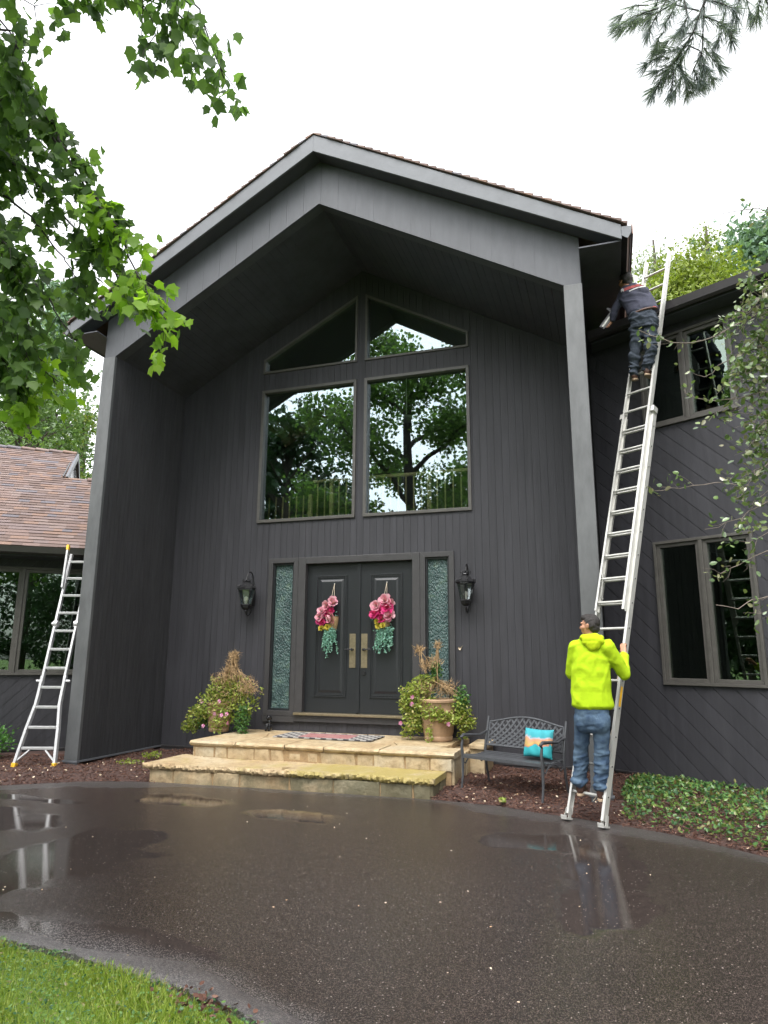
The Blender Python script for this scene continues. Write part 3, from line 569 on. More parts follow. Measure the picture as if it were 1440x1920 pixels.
# ------------------------------------------------------------------ the house
XC, YB, YF = -4.022, 10.808, 8.765
house = thing('house', 'dark charcoal contemporary house with a tall gabled entry and two angled wings', 'house', (XC, YB, 0))
X3, Y3, Z3 = np.array([1., 0, 0]), np.array([0, 1., 0]), np.array([0, 0, 1.])
OB = np.array([XC, YB, 0.0]); nB = -Y3
def ceil_z(x): return 8.783 - 0.569 * abs(x)
WT = lambda x: 8.284 - 0.5457 * (abs(x) - 0.075)       # top line of the upper panes
polys = []
def slab(x0, x1, zl0, zl1, zh0, zh1): polys.append([(x0, zl0), (x1, zl1), (x1, zh1), (x0, zh0)])
bx_ = [-3.71, -1.983, -1.69, -0.075, 0, 0.075, 1.67, 1.983, 3.71]
for x0, x1 in zip(bx_[:-1], bx_[1:]):
    xm = (x0 + x1) / 2; c0, c1 = ceil_z(x0), ceil_z(x1)
    if abs(xm) > 1.983: slab(x0, x1, .12, .12, c0, c1)
    elif abs(xm) < .075: slab(x0, x1, .12, .12, .66, .66); slab(x0, x1, 3.39, 3.39, c0, c1)
    else:
        if abs(xm) > 1.68: slab(x0, x1, .12, .12, 4.051, 4.051)
        else: slab(x0, x1, .12, .12, .66, .66); slab(x0, x1, 3.39, 3.39, 4.051, 4.051)
        slab(x0, x1, 6.609, 6.609, 6.956, 6.956); slab(x0, x1, WT(x0), WT(x1), c0, c1)
mb = MB(); boards(mb, polys, OB, X3, Z3, nB, R(90), 0.121, 0.0045, t=0.010, back=0.12)
mb.build('entry_wall', M['siding'], house)
mb = MB(); mb.box(XC - 3.71, XC + 3.71, YB - 0.03, YB - 0.0125, 0.0, 0.105); mb.box(XC - 3.71, XC + 3.71, YB - 0.045, YB - 0.012, 0.108, 0.13); mb.build('base_trim', M['frame_dark'], house)
# flanking side walls of the recessed entry
for sgn, nm in ((-1, 'side_wall'), (1, 'side_wall')):
    xi = XC + sgn * 3.711; xo = XC + sgn * 3.93; mb = MB()
    ws = [[(0, .12), (YB - YF, .12), (YB - YF, 6.70), (0, 6.70)]]
    O = np.array([xi, YF, 0]); boards(mb, ws, O, Y3, Z3, -sgn * X3, R(90), 0.1, 0.004, t=0.005, back=0.02)
    O = np.array([xo, YF, 0]); ws = [[(0, .12), (YB - YF + 0.05, .12), (YB - YF + 0.05, 7.04), (0, 7.04)]]; boards(mb, ws, O, Y3, Z3, sgn * X3, R(90), 0.1, 0.004, t=0.005, back=0.02)
    o = mb.build(nm, M['side_panel'], house)
    mb = MB(); x0, x1 = sorted((xi - sgn * 0.0, xo)); 
    mb.box(x0 - 0.012, x1 + 0.012, YF - 0.025, YF + 0.03, 0.13, 6.66); mb.build('pillar_board', M['pillar'], house, bevel=0.006)
    mb = MB(); mb.box(x0 - 0.03, x1 + 0.03, YF - 0.045, YF + 0.02, 0.105, 0.128); mb.box(x0 - 0.012, x1 + 0.012, YF - 0.03, YF + 0.02, -0.02, 0.104)
    mb.box(*sorted((xi - sgn * 0.008, xi - sgn * 0.035)), YF + 0.021, YB - 0.05, 0.105, 0.128); mb.build('base_trim', M['trim'], house)
# gable header panel over the opening
pz = lambda x: 9.54 - 0.555 * abs(x)
mb = MB(); gp = []
for a, b in ((-3.93, -3.711), (-3.711, 0), (0, 3.711), (3.711, 3.93)):
    la, lb = (6.67 if abs(a) > 3.72 or abs(b) > 3.72 else ceil_z(a)), (6.67 if abs(a) > 3.72 or abs(b) > 3.72 else ceil_z(b))
    gp.append([(a, la), (b, lb), (b, pz(b)), (a, pz(a))])
boards(mb, gp, (XC, YF, 0), X3, Z3, -Y3, R(90), 0.30, 0.0025, t=0.005, back=0.19); mb.build('gable_panel', M['panel'], house)
# recessed ceiling, boards running front to back
for sgn in (-1, 1):
    d = np.array([sgn * 3.72, 0, -0.569 * 3.72]); l = np.linalg.norm(d); d /= l; n = np.array([-sgn * 0.569, 0, -1.0]); n /= np.linalg.norm(n)
    mb = MB(); boards(mb, [[(0.16, 0), (YB - YF + .02, 0), (YB - YF + .02, l), (0.16, l)]], (XC, YF, 8.80), Y3, d, n, R(0), 0.14, 0.006, t=0.008, back=0.02)
    mb.build('porch_ceiling', M['soffit'], house)
# main roof
YO = 8.478
for sgn in (-1, 1):
    mb = MB(); x1 = sgn * 4.476
    mb.prism([(0, 9.53), (x1, 7.047), (x1, 7.262), (0, 9.825)], 0.035, (XC, YO, 0), X3, Z3, Y3); mb.build('rake_board', M['trim'], house, bevel=0.005)
    mb = MB(); mb.prism([(0, 9.55), (x1, 7.067), (x1, 7.22), (0, 9.78)], YF - YO - 0.04, (XC, YO + 0.037, 0), X3, Z3, Y3)
    mb.box(*sorted((XC + sgn * 3.93, XC + sgn * 4.47)), YO + 0.04, 15.0, 7.044, 7.062)
    mb.build('soffit', M['soffit'], house)
    d = np.array([sgn * 4.52, 0, 7.266 - 9.835]); l = np.linalg.norm(d); d /= l; n = np.array([-d[2] * sgn, 0, d[0] * sgn])
    mb = MB(); mb.prism([(0, 0), (l, 0), (l, 0.05), (0, 0.05)], 9.0, (XC, YO + 0.038, 9.80), d, -n, Y3)
    k = 0; rs2 = random.Random(2)
    while k * 0.143 < l - 0.02:
        a = k * 0.143; b = min(a + 0.143, l + 0.03); j = rs2.uniform(-0.006, 0.012)
        c0 = np.array([XC, 0, 9.842]) + d * a; c1 = np.array([XC, 0, 9.842]) + d * b
        y0, y1 = YO - 0.03 + j, YO + 9
        vs = [c0 + n * 0.008 + Y3 * y0, c1 + n * 0.034 + Y3 * y0, c1 + n * 0.034 + Y3 * y1, c0 + n * 0.008 + Y3 * y1, c0 - n * 0.004 + Y3 * y0, c1 - n * 0.004 + Y3 * y0, c1 - n * 0.004 + Y3 * y1, c0 - n * 0.004 + Y3 * y1]
        mb.add(vs, [(0, 1, 2, 3), (7, 6, 5, 4), (0, 4, 5, 1), (1, 5, 6, 2), (2, 6, 7, 3), (3, 7, 4, 0)]); k += 1
    mb.build('roof', M['shingle'], house)
    mb = MB(); g0 = XC + sgn * 4.478; g1 = XC + sgn * 4.60; a, b = sorted((g0, g1))
    mb.prism([(0.0, 7.10), (0.07, 7.05), (0.115, 7.12), (0.125, 7.22), (0.11, 7.22), (0.1, 7.13), (0.06, 7.075), (0.012, 7.12), (0.012, 7.23), (0.0, 7.23)], 5.2, (g0, YO + 0.012, 0), sgn * X3, Z3, Y3)
    g = mb.build('gutter', M['gutter'], house)
    mb = MB(); mb.prism([(0.0, 7.10), (0.07, 7.05), (0.115, 7.12), (0.125, 7.22), (0.0, 7.23)], 0.01, (g0, YO, 0), sgn * X3, Z3, Y3); mb.build('gutter_end_cap', M['trim'], g)
    mb = MB(); mb.box(*sorted((g0 + sgn * 0.127, g0 + sgn * 0.142)), YO + 0.0, YO + 5.2, 7.10, 7.245); mb.build('drip_edge', M['gutter_brown'], g)
# body of the house behind
mb = MB(); mb.box(XC - 3.9, XC - 3.88, YB + 0.06, 17.4, 0, 7.04); mb.box(XC + 3.88, XC + 3.9, YB + 0.06, 17.4, 0, 7.04)
mb.prism([(-3.9, 0), (3.9, 0), (3.9, 7.3), (0, 9.4), (-3.9, 7.3)], 0.1, (XC, 17.4, 0), X3, Z3, Y3); mb.build('rear_wall', M['siding'], house)
# windows of the entry wall
for x0, x1 in ((-1.983, -0.075), (0.075, 1.983)):
    window(house, [(x0, 4.051), (x1, 4.051), (x1, 6.609), (x0, 6.609)], OB, X3, Z3, nB, fw=0.055, proud=0.045, deep=0.09)
    window(house, [(x0, 6.956), (x1, 6.956), (x1, WT(x1)), (x0, WT(x0))], OB, X3, Z3, nB, fw=0.042, proud=0.035, deep=0.09)
for x0, x1 in ((-1.69, -1.112), (1.10, 1.67)):
    w = window(house, [(x0, .70), (x1, .70), (x1, 3.384), (x0, 3.384)], OB, X3, Z3, nB, fw=0.085, proud=0.05, deep=0.06, glassm='tex_glass', fm='frame_dark', name='sidelight')
    mb = MB(); frame_ring(mb, inset([(x0, .70), (x1, .70), (x1, 3.384), (x0, 3.384)], 0.087), 0.03, -0.05, 0.012, OB, X3, Z3, nB); mb.build('glazing_bead', M['door'], w)
# double entry doors
mb = MB(); dfr = [(-1.10, .66), (1.085, .66), (1.085, 3.39), (-1.10, 3.39)]
for (a, b, c, d_) in ((-1.108, -0.965, .765, 3.385), (0.965, 1.096, .765, 3.385), (-0.965, 0.965, 3.265, 3.385)): mb.box(XC + a, XC + b, YB - 0.055, YB + 0.10, c, d_)
mb.box(XC - 1.69, XC + 1.67, YB - 0.0, YB + 0.02, .66, .698)
dframe = mb.build('door_frame', M['frame_dark'], house, bevel=0.008)
mb = MB(); mb.box(XC - 1.10, XC + 1.09, YB - 0.11, YB + 0.1, .725, .763); mb.build('threshold', M['brass'], house, bevel=0.006)
mb = MB(); mb.box(XC - 1.105, XC + 1.095, YB - 0.06, YB + 0.0, .62, .722); mb.build('kick_board', M['frame_dark'], house)
mb = MB(); mb.box(XC - 1.70, XC - 1.108, YB - 0.05, YB + 0.0, .60, .696); mb.build('sill_board', M['frame_dark'], house); mb = MB(); mb.box(XC + 1.097, XC + 1.68, YB - 0.05, YB + 0.0, .60, .696); mb.build('sill_board', M['frame_dark'], house)
for sgn in (-1, 1):
    x0, x1 = sorted((sgn * 0.012, sgn * 0.962)); yd = YB + 0.045
    mb = MB(); mb.box(XC + x0, XC + x1, yd, yd + 0.05, .765, 3.262)
    P0 = [(x0 + 0.19, 1.02), (x1 - 0.19, 1.02), (x1 - 0.19, 3.06), (x0 + 0.19, 3.06)]
    if sgn < 0: P0 = [(x0 + 0.17, 1.02), (x1 - 0.2, 1.02), (x1 - 0.2, 3.06), (x0 + 0.17, 3.06)]
    Od = (XC, yd, 0); frame_ring(mb, P0, 0.022, -0.001, 0.016, Od, X3, Z3, nB); frame_ring(mb, inset(P0, 0.03), 0.014, -0.001, 0.009, Od, X3, Z3, nB)
    q = inset(P0, 0.075); qq = inset(P0, 0.11)
    OO = np.array(Od); Pn = lambda p, t: OO + X3 * p[0] + Z3 * p[1] + nB * t
    vs = [Pn(p, 0.001) for p in q] + [Pn(p, 0.014) for p in qq]; mb.add(vs, [(0, 1, 5, 4), (1, 2, 6, 5), (2, 3, 7, 6), (3, 0, 4, 7), (4, 5, 6, 7)])
    dr = mb.build('door', M['door'], house, bevel=0.002)
    px = XC + sgn * 0.105
    mb = MB(); mb.box(px - 0.055, px + 0.055, yd - 0.008, yd, 1.50, 2.06); mb.build('handle_plate', M['brass'], dr, bevel=0.003)
    hz = 1.80; mb = MB(); mb.tube([(px, yd - 0.008, hz), (px, yd - 0.06, hz)], 0.022, 12); mb.lathe([(0.001, 0), (0.038, 0.0), (0.038, 0.012), (0.001, 0.012)], (px, yd, hz), 4)
    mb.tube([(px, yd - 0.055, hz), (px + sgn * 0.05, yd - 0.062, hz + 0.004), (px + sgn * 0.13, yd - 0.058, hz)], [0.014, 0.012, 0.008], 10); mb.build('door_handle', M['dark_metal'], dr, smooth=True)
    if sgn > 0:
        mb = MB(); mb.tube([(px, yd, 1.42), (px, yd - 0.025, 1.42)], 0.034, 16); mb.build('deadbolt', M['dark_metal'], dr, smooth=True)
    else:
        mb = MB(); mb.box(XC - 0.03, XC + 0.03, yd - 0.022, yd - 0.001, .78, 3.258); mb.build('astragal', M['door'], dr, bevel=0.004)
# dim rooms behind the glass
mb = MB(); mb.box(XC - 3.6, XC + 3.6, YB + 4.6, YB + 4.7, .7, 8.6); mb.box(XC - 3.6, XC - 3.5, YB + .15, YB + 4.6, .7, 7); mb.box(XC + 3.5, XC + 3.6, YB + .15, YB + 4.6, .7, 7); mb.box(XC - 3.5, XC + 3.5, YB + .15, YB + 4.6, .62, .69)
mb.box(XC - 3.5, XC + 3.5, YB + 0.62, YB + 4.6, 3.60, 3.78); mb.build('interior_wall', M['interior'], house)
lz = 4.95; yr = YB + 0.7; mb = MB(); mb.bar((XC - 1.2, yr, lz), (XC + 3.4, yr, lz), 0.07, 0.05); mb.bar((XC - 3.4, yr, 3.86), (XC + 3.4, yr, 3.86), 0.05, 0.05)
rail = mb.build('loft_handrail', M['rail_wood'], house)
for k in range(46):
    x = XC - 3.3 + k * 0.146
    big = k in (14, 17, 30, 37); mb = MB(); mb.box(x - (.035 if big else .011), x + (.035 if big else .011), yr - (.035 if big else .011), yr + (.035 if big else .011), 3.78, lz - 0.02 if x > XC - 1.2 else lz - 0.25); mb.build('newel_post' if big else 'baluster', M['rail_wood'], rail)
p0 = at(535, 835, YB + 1.2); p1 = at(640, 760, YB + 1.2); mb = MB(); mb.bar(p0, p1, 0.2, 0.2); mb.build('roof_beam', M['beam'], house)
for (u, v) in ((586, 796), (762, 785)):
    c = at(u, v, YB + 2.0); mb = MB(); mb.lathe([(0.01, .03), (0.19, .02), (0.2, 0.0), (0.18, -.03), (0.01, -.05)], c, 20); mb.tube([c, c + (0, 0, 0.9)], 0.012, 6); mb.build('pendant_light', M['interior_white'], house, smooth=True)
# ---- right wing
SR = np.array([-0.06, 10.82, 0]); TR = np.array([.871, -.491, 0]); NR = np.array([-.491, -.871, 0])
def wallpolys(L, H, wins, z0=.12):
    xs = sorted({0, L} | {w[0] for w in wins} | {w[1] for w in wins}); out = []
    for a, b in zip(xs[:-1], xs[1:]):
        ws = sorted([w for w in wins if w[0] <= a + 1e-6 and w[1] >= b - 1e-6], key=lambda w: w[2]); z = z0
        for w in ws: out.append([(a, z), (b, z), (b, w[2]), (a, w[2])]); z = w[3]
        out.append([(a, z), (b, z), (b, H), (a, H)])
    return out
mb = MB(); wl = wallpolys(7.5, 6.56, [(.85, 2.19, 1.33, 3.32), (.85, 2.19, 5.01, 6.40)])
boards(mb, wl, SR, TR, Z3, NR, R(-45), 0.19, 0.007, t=0.012, back=0.05); mb.build('right_wing_wall', M['siding'], house)
mb = MB(); 
def wbox(mb, S, T, Nn, s0, s1, n0, n1, z0, z1): return mb.obox(S + T * (s0 + s1) / 2 + Nn * (n0 + n1) / 2 + Z3 * (z0 + z1) / 2, T, Nn, Z3, (s1 - s0) / 2, (n1 - n0) / 2, (z1 - z0) / 2)
wbox(mb, SR, TR, NR, -.4, .03, -.2, -.06, 0, 7.0); wbox(mb, SR, TR, NR, 0.03, 7.5, 0, 0.02, -0.02, .105); wbox(mb, SR, TR, NR, 0.03, 7.5, -0.01, 0.035, .108, .128); mb.build('base_trim', M['frame_dark'], house)
def sashes(S, T, Nn, s0, s1, sm, z0, z1, parent):
    w = window(parent, [(s0, z0), (s1, z0), (s1, z1), (s0, z1)], S, T, Z3, Nn, fw=0.04, proud=0.05, deep=0.06, glassm='glass_low', mullions=[((sm, z0), (sm, z1), 0.05)])
    for a, b in ((s0 + .041, sm - .026), (sm + .026, s1 - .041)):
        mb = MB(); q = frame_ring(mb, [(a, z0 + .041), (b, z0 + .041), (b, z1 - .041), (a, z1 - .041)], 0.05, -0.035, 0.022, S, T, Z3, Nn); mb.build('sash', M['frame'], w, bevel=0.004)
    return w
sashes(SR, TR, NR, .85, 2.19, 1.515, 1.33, 3.32, house); sashes(SR, TR, NR, .85, 2.19, 1.515, 5.01, 6.40, house)
def wing_rooms(S, T, Nn, L, H, dp):
    mb = MB(); wbox(mb, S, T, Nn, 0, L, -dp, -dp - .1, .3, H); wbox(mb, S, T, Nn, .2, .3, -dp, -.2, .3, H); wbox(mb, S, T, Nn, L - .1, L, -dp, -.2, .3, H); wbox(mb, S, T, Nn, .3, L - .1, -dp, -.2, .3, .4)
    wbox(mb, S, T, Nn, .0, L, -dp - .1, -.06, H - .02, H + .06)
    if H > 4: wbox(mb, S, T, Nn, .3, L - .1, -dp, -.2, 3.6, 3.8)
    return mb.build('interior_wall', M['interior'], house)
wing_rooms(SR, TR, NR, 7.0, 6.4, 3.5)
def eave(S, T, Nn, s0, s0e, L, off, zb, zt, slope, deep_, roofmat=True):
    """soffit, gutter and simple roof sheet of a wing"""
    mb = MB(); q = [(s0, 0.0), (L, 0.0), (L, off), (s0e, off)]; mb.prism(q, 0.02, S + Z3 * (zb - 0.02), T, Nn, Z3); mb.build('soffit', M['soffit'], house)
    mb = MB(); prof = [(off, zb + .03), (off + .06, zb - .0), (off + .1, zb + .03), (off + .12, zt), (off + .105, zt), (off + .09, zb + .045), (off + .015, zb + .045), (off + .015, zt + .01), (off, zt + .01)]
    mb.prism(prof, L - s0e, S + T * s0e, Nn, Z3, T); g = mb.build('gutter', M['gutter'], house)
    mb = MB(); mb.prism([(off - .04, zb), (off - .001, zb), (off - .001, zt - .01), (off - .04, zt - .01)], L - s0e, S + T * s0e, Nn, Z3, T); mb.build('fascia', M['gutter'], house)
eave(SR, TR, NR, 0.05, .25, 7.5, .33, 6.55, 6.69, .45, 5)
mb = MB(); Q = [SR + TR * s + NR * d + Z3 * (6.70 + (.36 - d) * .46) for (s, d) in ((.25, .36), (7.5, .36), (7.5, -5), (-.5, -5))]; mb.add(Q + [q - Z3 * .06 for q in Q], [(0, 1, 2, 3), (7, 6, 5, 4), (0, 4, 5, 1), (1, 5, 6, 2), (2, 6, 7, 3), (3, 7, 4, 0)]); mb.build('right_wing_roof', M['shingle'], house)
# ---- left wing
SL = np.array([-7.99, 10.72, 0]); TL = np.array([-.797, -.604, 0]); NL = np.array([.604, -.797, 0])
mb = MB(); wl = wallpolys(8.0, 3.36, [(1.22, 3.3, 1.34, 3.2)]); boards(mb, wl, SL, TL, Z3, NL, R(-45), 0.155, 0.006, t=0.012, back=0.05); mb.build('left_wing_wall', M['siding'], house)
mb = MB(); wbox(mb, SL, TL, NL, 0.0, 8, 0, 0.02, -0.02, .105); wbox(mb, SL, TL, NL, 0.0, 8, -0.01, 0.035, .108, .128); mb.build('base_trim', M['frame_dark'], house)
sashes(SL, TL, NL, 1.22, 3.3, 2.26, 1.34, 3.2, house); wing_rooms(SL, TL, NL, 7.5, 3.3, 3.5)
eave(SL, TL, NL, 0.1, .44, 8.0, .5, 3.36, 3.49, .5, 5)
# shingle tabs, each lapped over the course below
LS = 0.65
def shingle_field(S, T, Nn, s0, s1, dlo, dhi, zlo, slope, parent, name, tab=0.23, exp=0.135):
    up = -Nn + Z3 * slope; up /= np.linalg.norm(up); nr = np.cross(T, up); nr = nr if nr[2] > 0 else -nr
    mb = MB(); run = (dhi - dlo) * math.hypot(1, slope); O = S - Nn * dlo + Z3 * zlo; nc = int(run / exp); r_ = random.Random(4)
    mb.prism([(s0, 0), (s1, 0), (s1, run), (s0, run)], 0.02, O - nr * 0.03, T, up, nr)
    for c in range(nc + 1):
        s = s0 - r_.uniform(0, tab)
        while s < s1:
            w = tab * r_.uniform(0.6, 1.3); a, b = max(s, s0), min(s + w, s1); s += w
            if b - a < 0.02: continue
            lift = 0.017 if r_.random() < .55 else 0.009; e = exp * (1.0 if lift > .01 else .93); y1 = (c + 1) * exp; y0 = y1 - e
            P = [O + T * a + up * y0 + nr * lift, O + T * b + up * y0 + nr * lift, O + T * b + up * y1 + nr * .003, O + T * a + up * y1 + nr * .003]
            mb.add(P + [P[0] - nr * (lift + .002), P[1] - nr * (lift + .002)], [(0, 1, 2, 3), (0, 4, 5, 1), (0, 3, 4), (1, 5, 2)])
    return mb.build(name, M['shingle'], parent)
#ROOF_LEFT
d1, d2, sg = 2.48, 4.05, 2.07
shingle_field(SL, TL, NL, .46, 7.5, -0.56, d1, 3.50, LS, house, 'left_wing_roof')
shingle_field(SL, TL, NL, sg, 7.5, d1, d2, 3.50 + (d1 + .56) * LS, LS, house, 'left_wing_roof')
zr = lambda d: 3.50 + (d + .56) * LS
def ridge(s0, s1, d, name='ridge_cap'):
    mb = MB(); k = s0; r_ = random.Random(8)
    while k < s1:
        e = min(k + .3, s1); c = SL - NL * d + Z3 * (zr(d) + 0.012); n1 = NL * .14 - Z3 * .07; n2 = -NL * .14 - Z3 * .07; l0, l1 = 0.012, 0.034
        A = [c + TL * k + n1 + Z3 * l0, c + TL * k + Z3 * l0, c + TL * k + n2 + Z3 * l0, c + TL * e + n1 + Z3 * l1, c + TL * e + Z3 * l1, c + TL * e + n2 + Z3 * l1]
        A += [a - Z3 * .03 for a in A]; mb.add(A, [(0, 1, 4, 3), (1, 2, 5, 4), (0, 6, 7, 1), (1, 7, 8, 2), (3, 4, 10, 9), (4, 5, 11, 10), (0, 3, 9, 6), (2, 8, 11, 5)]); k += .3
    return mb.build(name, M['shingle'], house)
ridge(.46, 7.5 if d1 == d2 else sg - .45, d1); ridge(sg, 7.5, d2)
# back slopes and the little gable vent at the step of the ridge
mb = MB(); 
for (s0, s1, d) in ((.46, sg, d1), (sg, 7.5, d2)):
    Q = [SL + TL * s - NL * dd + Z3 * z for (s, dd, z) in ((s0, d, zr(d)), (s1, d, zr(d)), (s1, d + 4, zr(d) - 2), (s0, d + 4, zr(d) - 2))]; mb.add(Q + [q - Z3 * .05 for q in Q], [(0, 1, 2, 3), (7, 6, 5, 4), (0, 4, 5, 1), (1, 5, 6, 2), (2, 6, 7, 3), (3, 7, 4, 0)])
mb.build('left_wing_back_roof', M['shingle'], house)
A = [(-d1 + .06, zr(d1) + .02), (-d2, zr(d2) - .02), (-(2 * d2 - d1), zr(d1) + .02)]
mb = MB(); mb.prism(A, .03, SL + TL * (sg + .03), NL, Z3, TL); mb.build('gable_vent', M['black'], house)
mb = MB(); frame_ring(mb, A, .12, 0.0, .05, SL + TL * (sg - .0), NL, Z3, -TL); 
mb.build('barge_board', M['trim'], house)
# ------------------------------------------------------------------ stone steps
steps = thing('stone_steps', 'two wide buff sandstone steps in front of the double doors, the lower one mossy', 'steps', (XC, 9.2, 0))
def sweep_x(mb, x0, x1, fy, yb, z0, z1, amp, step=0.035, seed=1, chip=0.0):
    """slab with an irregular front edge fy(x)"""
    r_ = np.random.default_rng(seed); n = int((x1 - x0) / step) + 1; xs = np.linspace(x0, x1, n)
    w = lambda k, a: a * (np.sin(xs * k + r_.uniform(0, 6)) + .6 * np.sin(xs * k * 2.3 + r_.uniform(0, 6)) + .5 * r_.normal(size=n))
    e = fy(xs) + w(3.1, amp); zt = z1 + w(2.0, amp * .22); prof = []
    m = 5; ys = [np.full(n, yb)] + [yb + (e - yb) * k / m for k in range(1, m)] + [e + .012]
    vs = []
    for i in range(n):
        ring = [(xs[i], ys[k][i], zt[i] + (r_.normal() * amp * .06 if 0 < k else 0)) for k in range(len(ys))]
        hh = z1 - z0
        for k, (dy, f) in enumerate(((0.0, .15), (-.012, .4), (-.004, .65), (.012, .85), (.03, 1.0))): ring.append((xs[i], e[i] + dy + r_.normal() * amp * .45, zt[i] - hh * f + r_.normal() * amp * .1 + (hh * chip * max(0, r_.normal() - .9) if f == 1 else 0)))
        ring.append((xs[i], yb, z0)); vs += ring
    R_ = len(ring); fs = [(i * R_ + k, (i + 1) * R_ + k, (i + 1) * R_ + (k + 1) % R_, i * R_ + (k + 1) % R_) for i in range(n - 1) for k in range(R_)]
    fs += [tuple(range(R_)), tuple((n - 1) * R_ + k for k in range(R_ - 1, -1, -1))]; mb.add(vs, fs)
fl = lambda x: 8.30 + (x + 6.12) / 4.04 * 0.16
def stones(mb, a, b, z0, z1, nrm, ws, seed, depth=.05, gap=.007):
    a, b, nrm = np.array(a, float), np.array(b, float), np.array(nrm, float); L = np.linalg.norm(b - a); t = (b - a) / L; r_ = random.Random(seed); s = 0
    while s < L - .02:
        w = r_.uniform(*ws); e = min(s + w, L); sk = r_.uniform(-.03, .03); sk2 = r_.uniform(-.03, .03); o = r_.uniform(-.012, .012)
        q = [(s + gap / 2 + max(0, sk), z0), (e - gap / 2, z0), (e - gap / 2 + min(0, sk2), z1), (s + gap / 2, z1)]
        q2 = inset(q, .012); P = lambda p, d: np.array([*(a[:2] + t[:2] * p[0]), p[1]]) + nrm * (d + o)
        c = P(((s + e) / 2, (z0 + z1) / 2), depth + .008)
        vs = [P(p, -.02) for p in q] + [P(p, depth - .014) for p in q] + [P(p, depth) for p in q2] + [c]
        mb.add(vs, [(0, 1, 2, 3), (0, 1, 5, 4), (1, 2, 6, 5), (2, 3, 7, 6), (3, 0, 4, 7), (4, 5, 9, 8), (5, 6, 10, 9), (6, 7, 11, 10), (7, 4, 8, 11), (8, 9, 12), (9, 10, 12), (10, 11, 12), (11, 8, 12)]); s = e
mb = MB(); mb.prism([(-6.10, fl(-6.1) + .036), (-2.19, fl(-2.1) + .036), (-2.19, 9.5), (-6.10, 9.5)], .17, (0, 0, -.02), X3, Y3, Z3); mb.box(-5.94, -2.07, 9.108, YB - .05, -.02, .385); mb.build('mortar_core', M['mortar'], steps)
mb = MB(); stones(mb, (-6.12, fl(-6.12) + .075, 0), (-2.18, fl(-2.09) + .075, 0), -.02, .162, (0, -1, 0), (.25, .8), 3); stones(mb, (-2.18, fl(-2.09) + .03, 0), (-2.18, 9.12, 0), -.02, .162, (1, 0, 0), (.3, .5), 4, .03); stones(mb, (-6.1, 9.2, 0), (-6.1, fl(-6.1) + .05, 0), -.02, .162, (-1, 0, 0), (.3, .5), 4, .03)
mb.build('lower_riser', M['stone_dirty'], steps, smooth=False)
mb = MB(); sweep_x(mb, -6.19, -2.13, fl, 9.2, .160, .238, .020, .02, 5, .8); mb.build('lower_tread', M['stone_moss'], steps, smooth=True)
mb = MB(); stones(mb, (-5.95, 9.14, 0), (-2.05, 9.14, 0), .225, .388, (0, -1, 0), (.2, .55), 12, .04); stones(mb, (-2.06, 9.12, 0), (-2.06, 10.75, 0), .0, .385, (1, 0, 0), (.3, .5), 6, .03); stones(mb, (-5.95, 10.75, 0), (-5.95, 9.12, 0), .0, .385, (-1, 0, 0), (.3, .5), 6, .03)
mb.build('upper_riser', M['stone'], steps)
for k, (a, b) in enumerate(((-6.0, -5.24), (-5.225, -4.46), (-4.445, -3.86), (-3.845, -3.05), (-3.035, -2.02))):
    mb = MB(); sweep_x(mb, a, b, lambda x: 9.07 + 0 * x, 9.62 - .03 * (k % 2), .388, .462, .007, .035, 20 + k, .3); mb.build('edging_slab', M['stone'], steps, smooth=True)
# crazy paving behind the edging
r_ = random.Random(11); pts = [(-6.0 + .75 * i + r_.uniform(-.15, .15) * (0 < i < 5.3), 9.64 + .39 * j + r_.uniform(-.1, .1) * (0 < j < 3)) for j in range(4) for i in range(6)]
mb = MB()
for j in range(3):
    for i in range(5):
        q = [pts[j * 6 + i], pts[j * 6 + i + 1], pts[(j + 1) * 6 + i + 1], pts[(j + 1) * 6 + i]]; q = [(min(max(p[0], -6.0), -2.02), min(p[1], YB - .02)) for p in q]
        if area(q) > .02: mb.prism(inset(q, .006), .07, (0, 0, .388 + r_.uniform(-.003, .003)), X3, Y3, Z3)
mb.build('paving', M['stone'], steps, bevel=.008)
mb = MB(); mb.prism([(-2.02, 10.1), (-1.80, 10.05), (-1.78, 10.72), (-2.02, 10.74)], .40, (0, 0, 0), X3, Y3, Z3); mb.prism([(-2.025, 10.06), (-1.76, 10.0), (-1.75, 10.75), (-2.025, 10.76)], .06, (0, 0, .402), X3, Y3, Z3); mb.build('side_block', M['stone'], steps, bevel=.015)

# ------------------------------------------------------------------ doormat, figurine
PZ = .466
c = onz(637, 1376, PZ); mt = thing('doormat', 'black and white checked doormat with a faded red panel in front of the doors', 'doormat', (c[0], 10.15, PZ), 0)
mb = MB(); mb.prism([(-.8, -.32), (.8, -.32), (.8, .36), (-.8, .36)], .014, (0, 0, 0), X3, Y3, Z3); mb.build('mat', M['doormat'], mt, world=False)
c = onz(537, 1363, PZ); fg = MB(); X, Y = c[0], 10.62; fg.ell((X, Y, PZ + .05), (.055, .05, .055)); fg.ell((X, Y, PZ + .13), (.04, .036, .05)); fg.ell((X + .01, Y - .02, PZ + .20), (.036, .04, .034)); fg.ell((X + .02, Y - .06, PZ + .19), (.018, .025, .016))
for s in (-1, 1): fg.ell((X + s * .026, Y - .005, PZ + .215), (.012, .01, .03)); fg.ell((X + s * .03, Y - .05, PZ + .05), (.014, .018, .05))
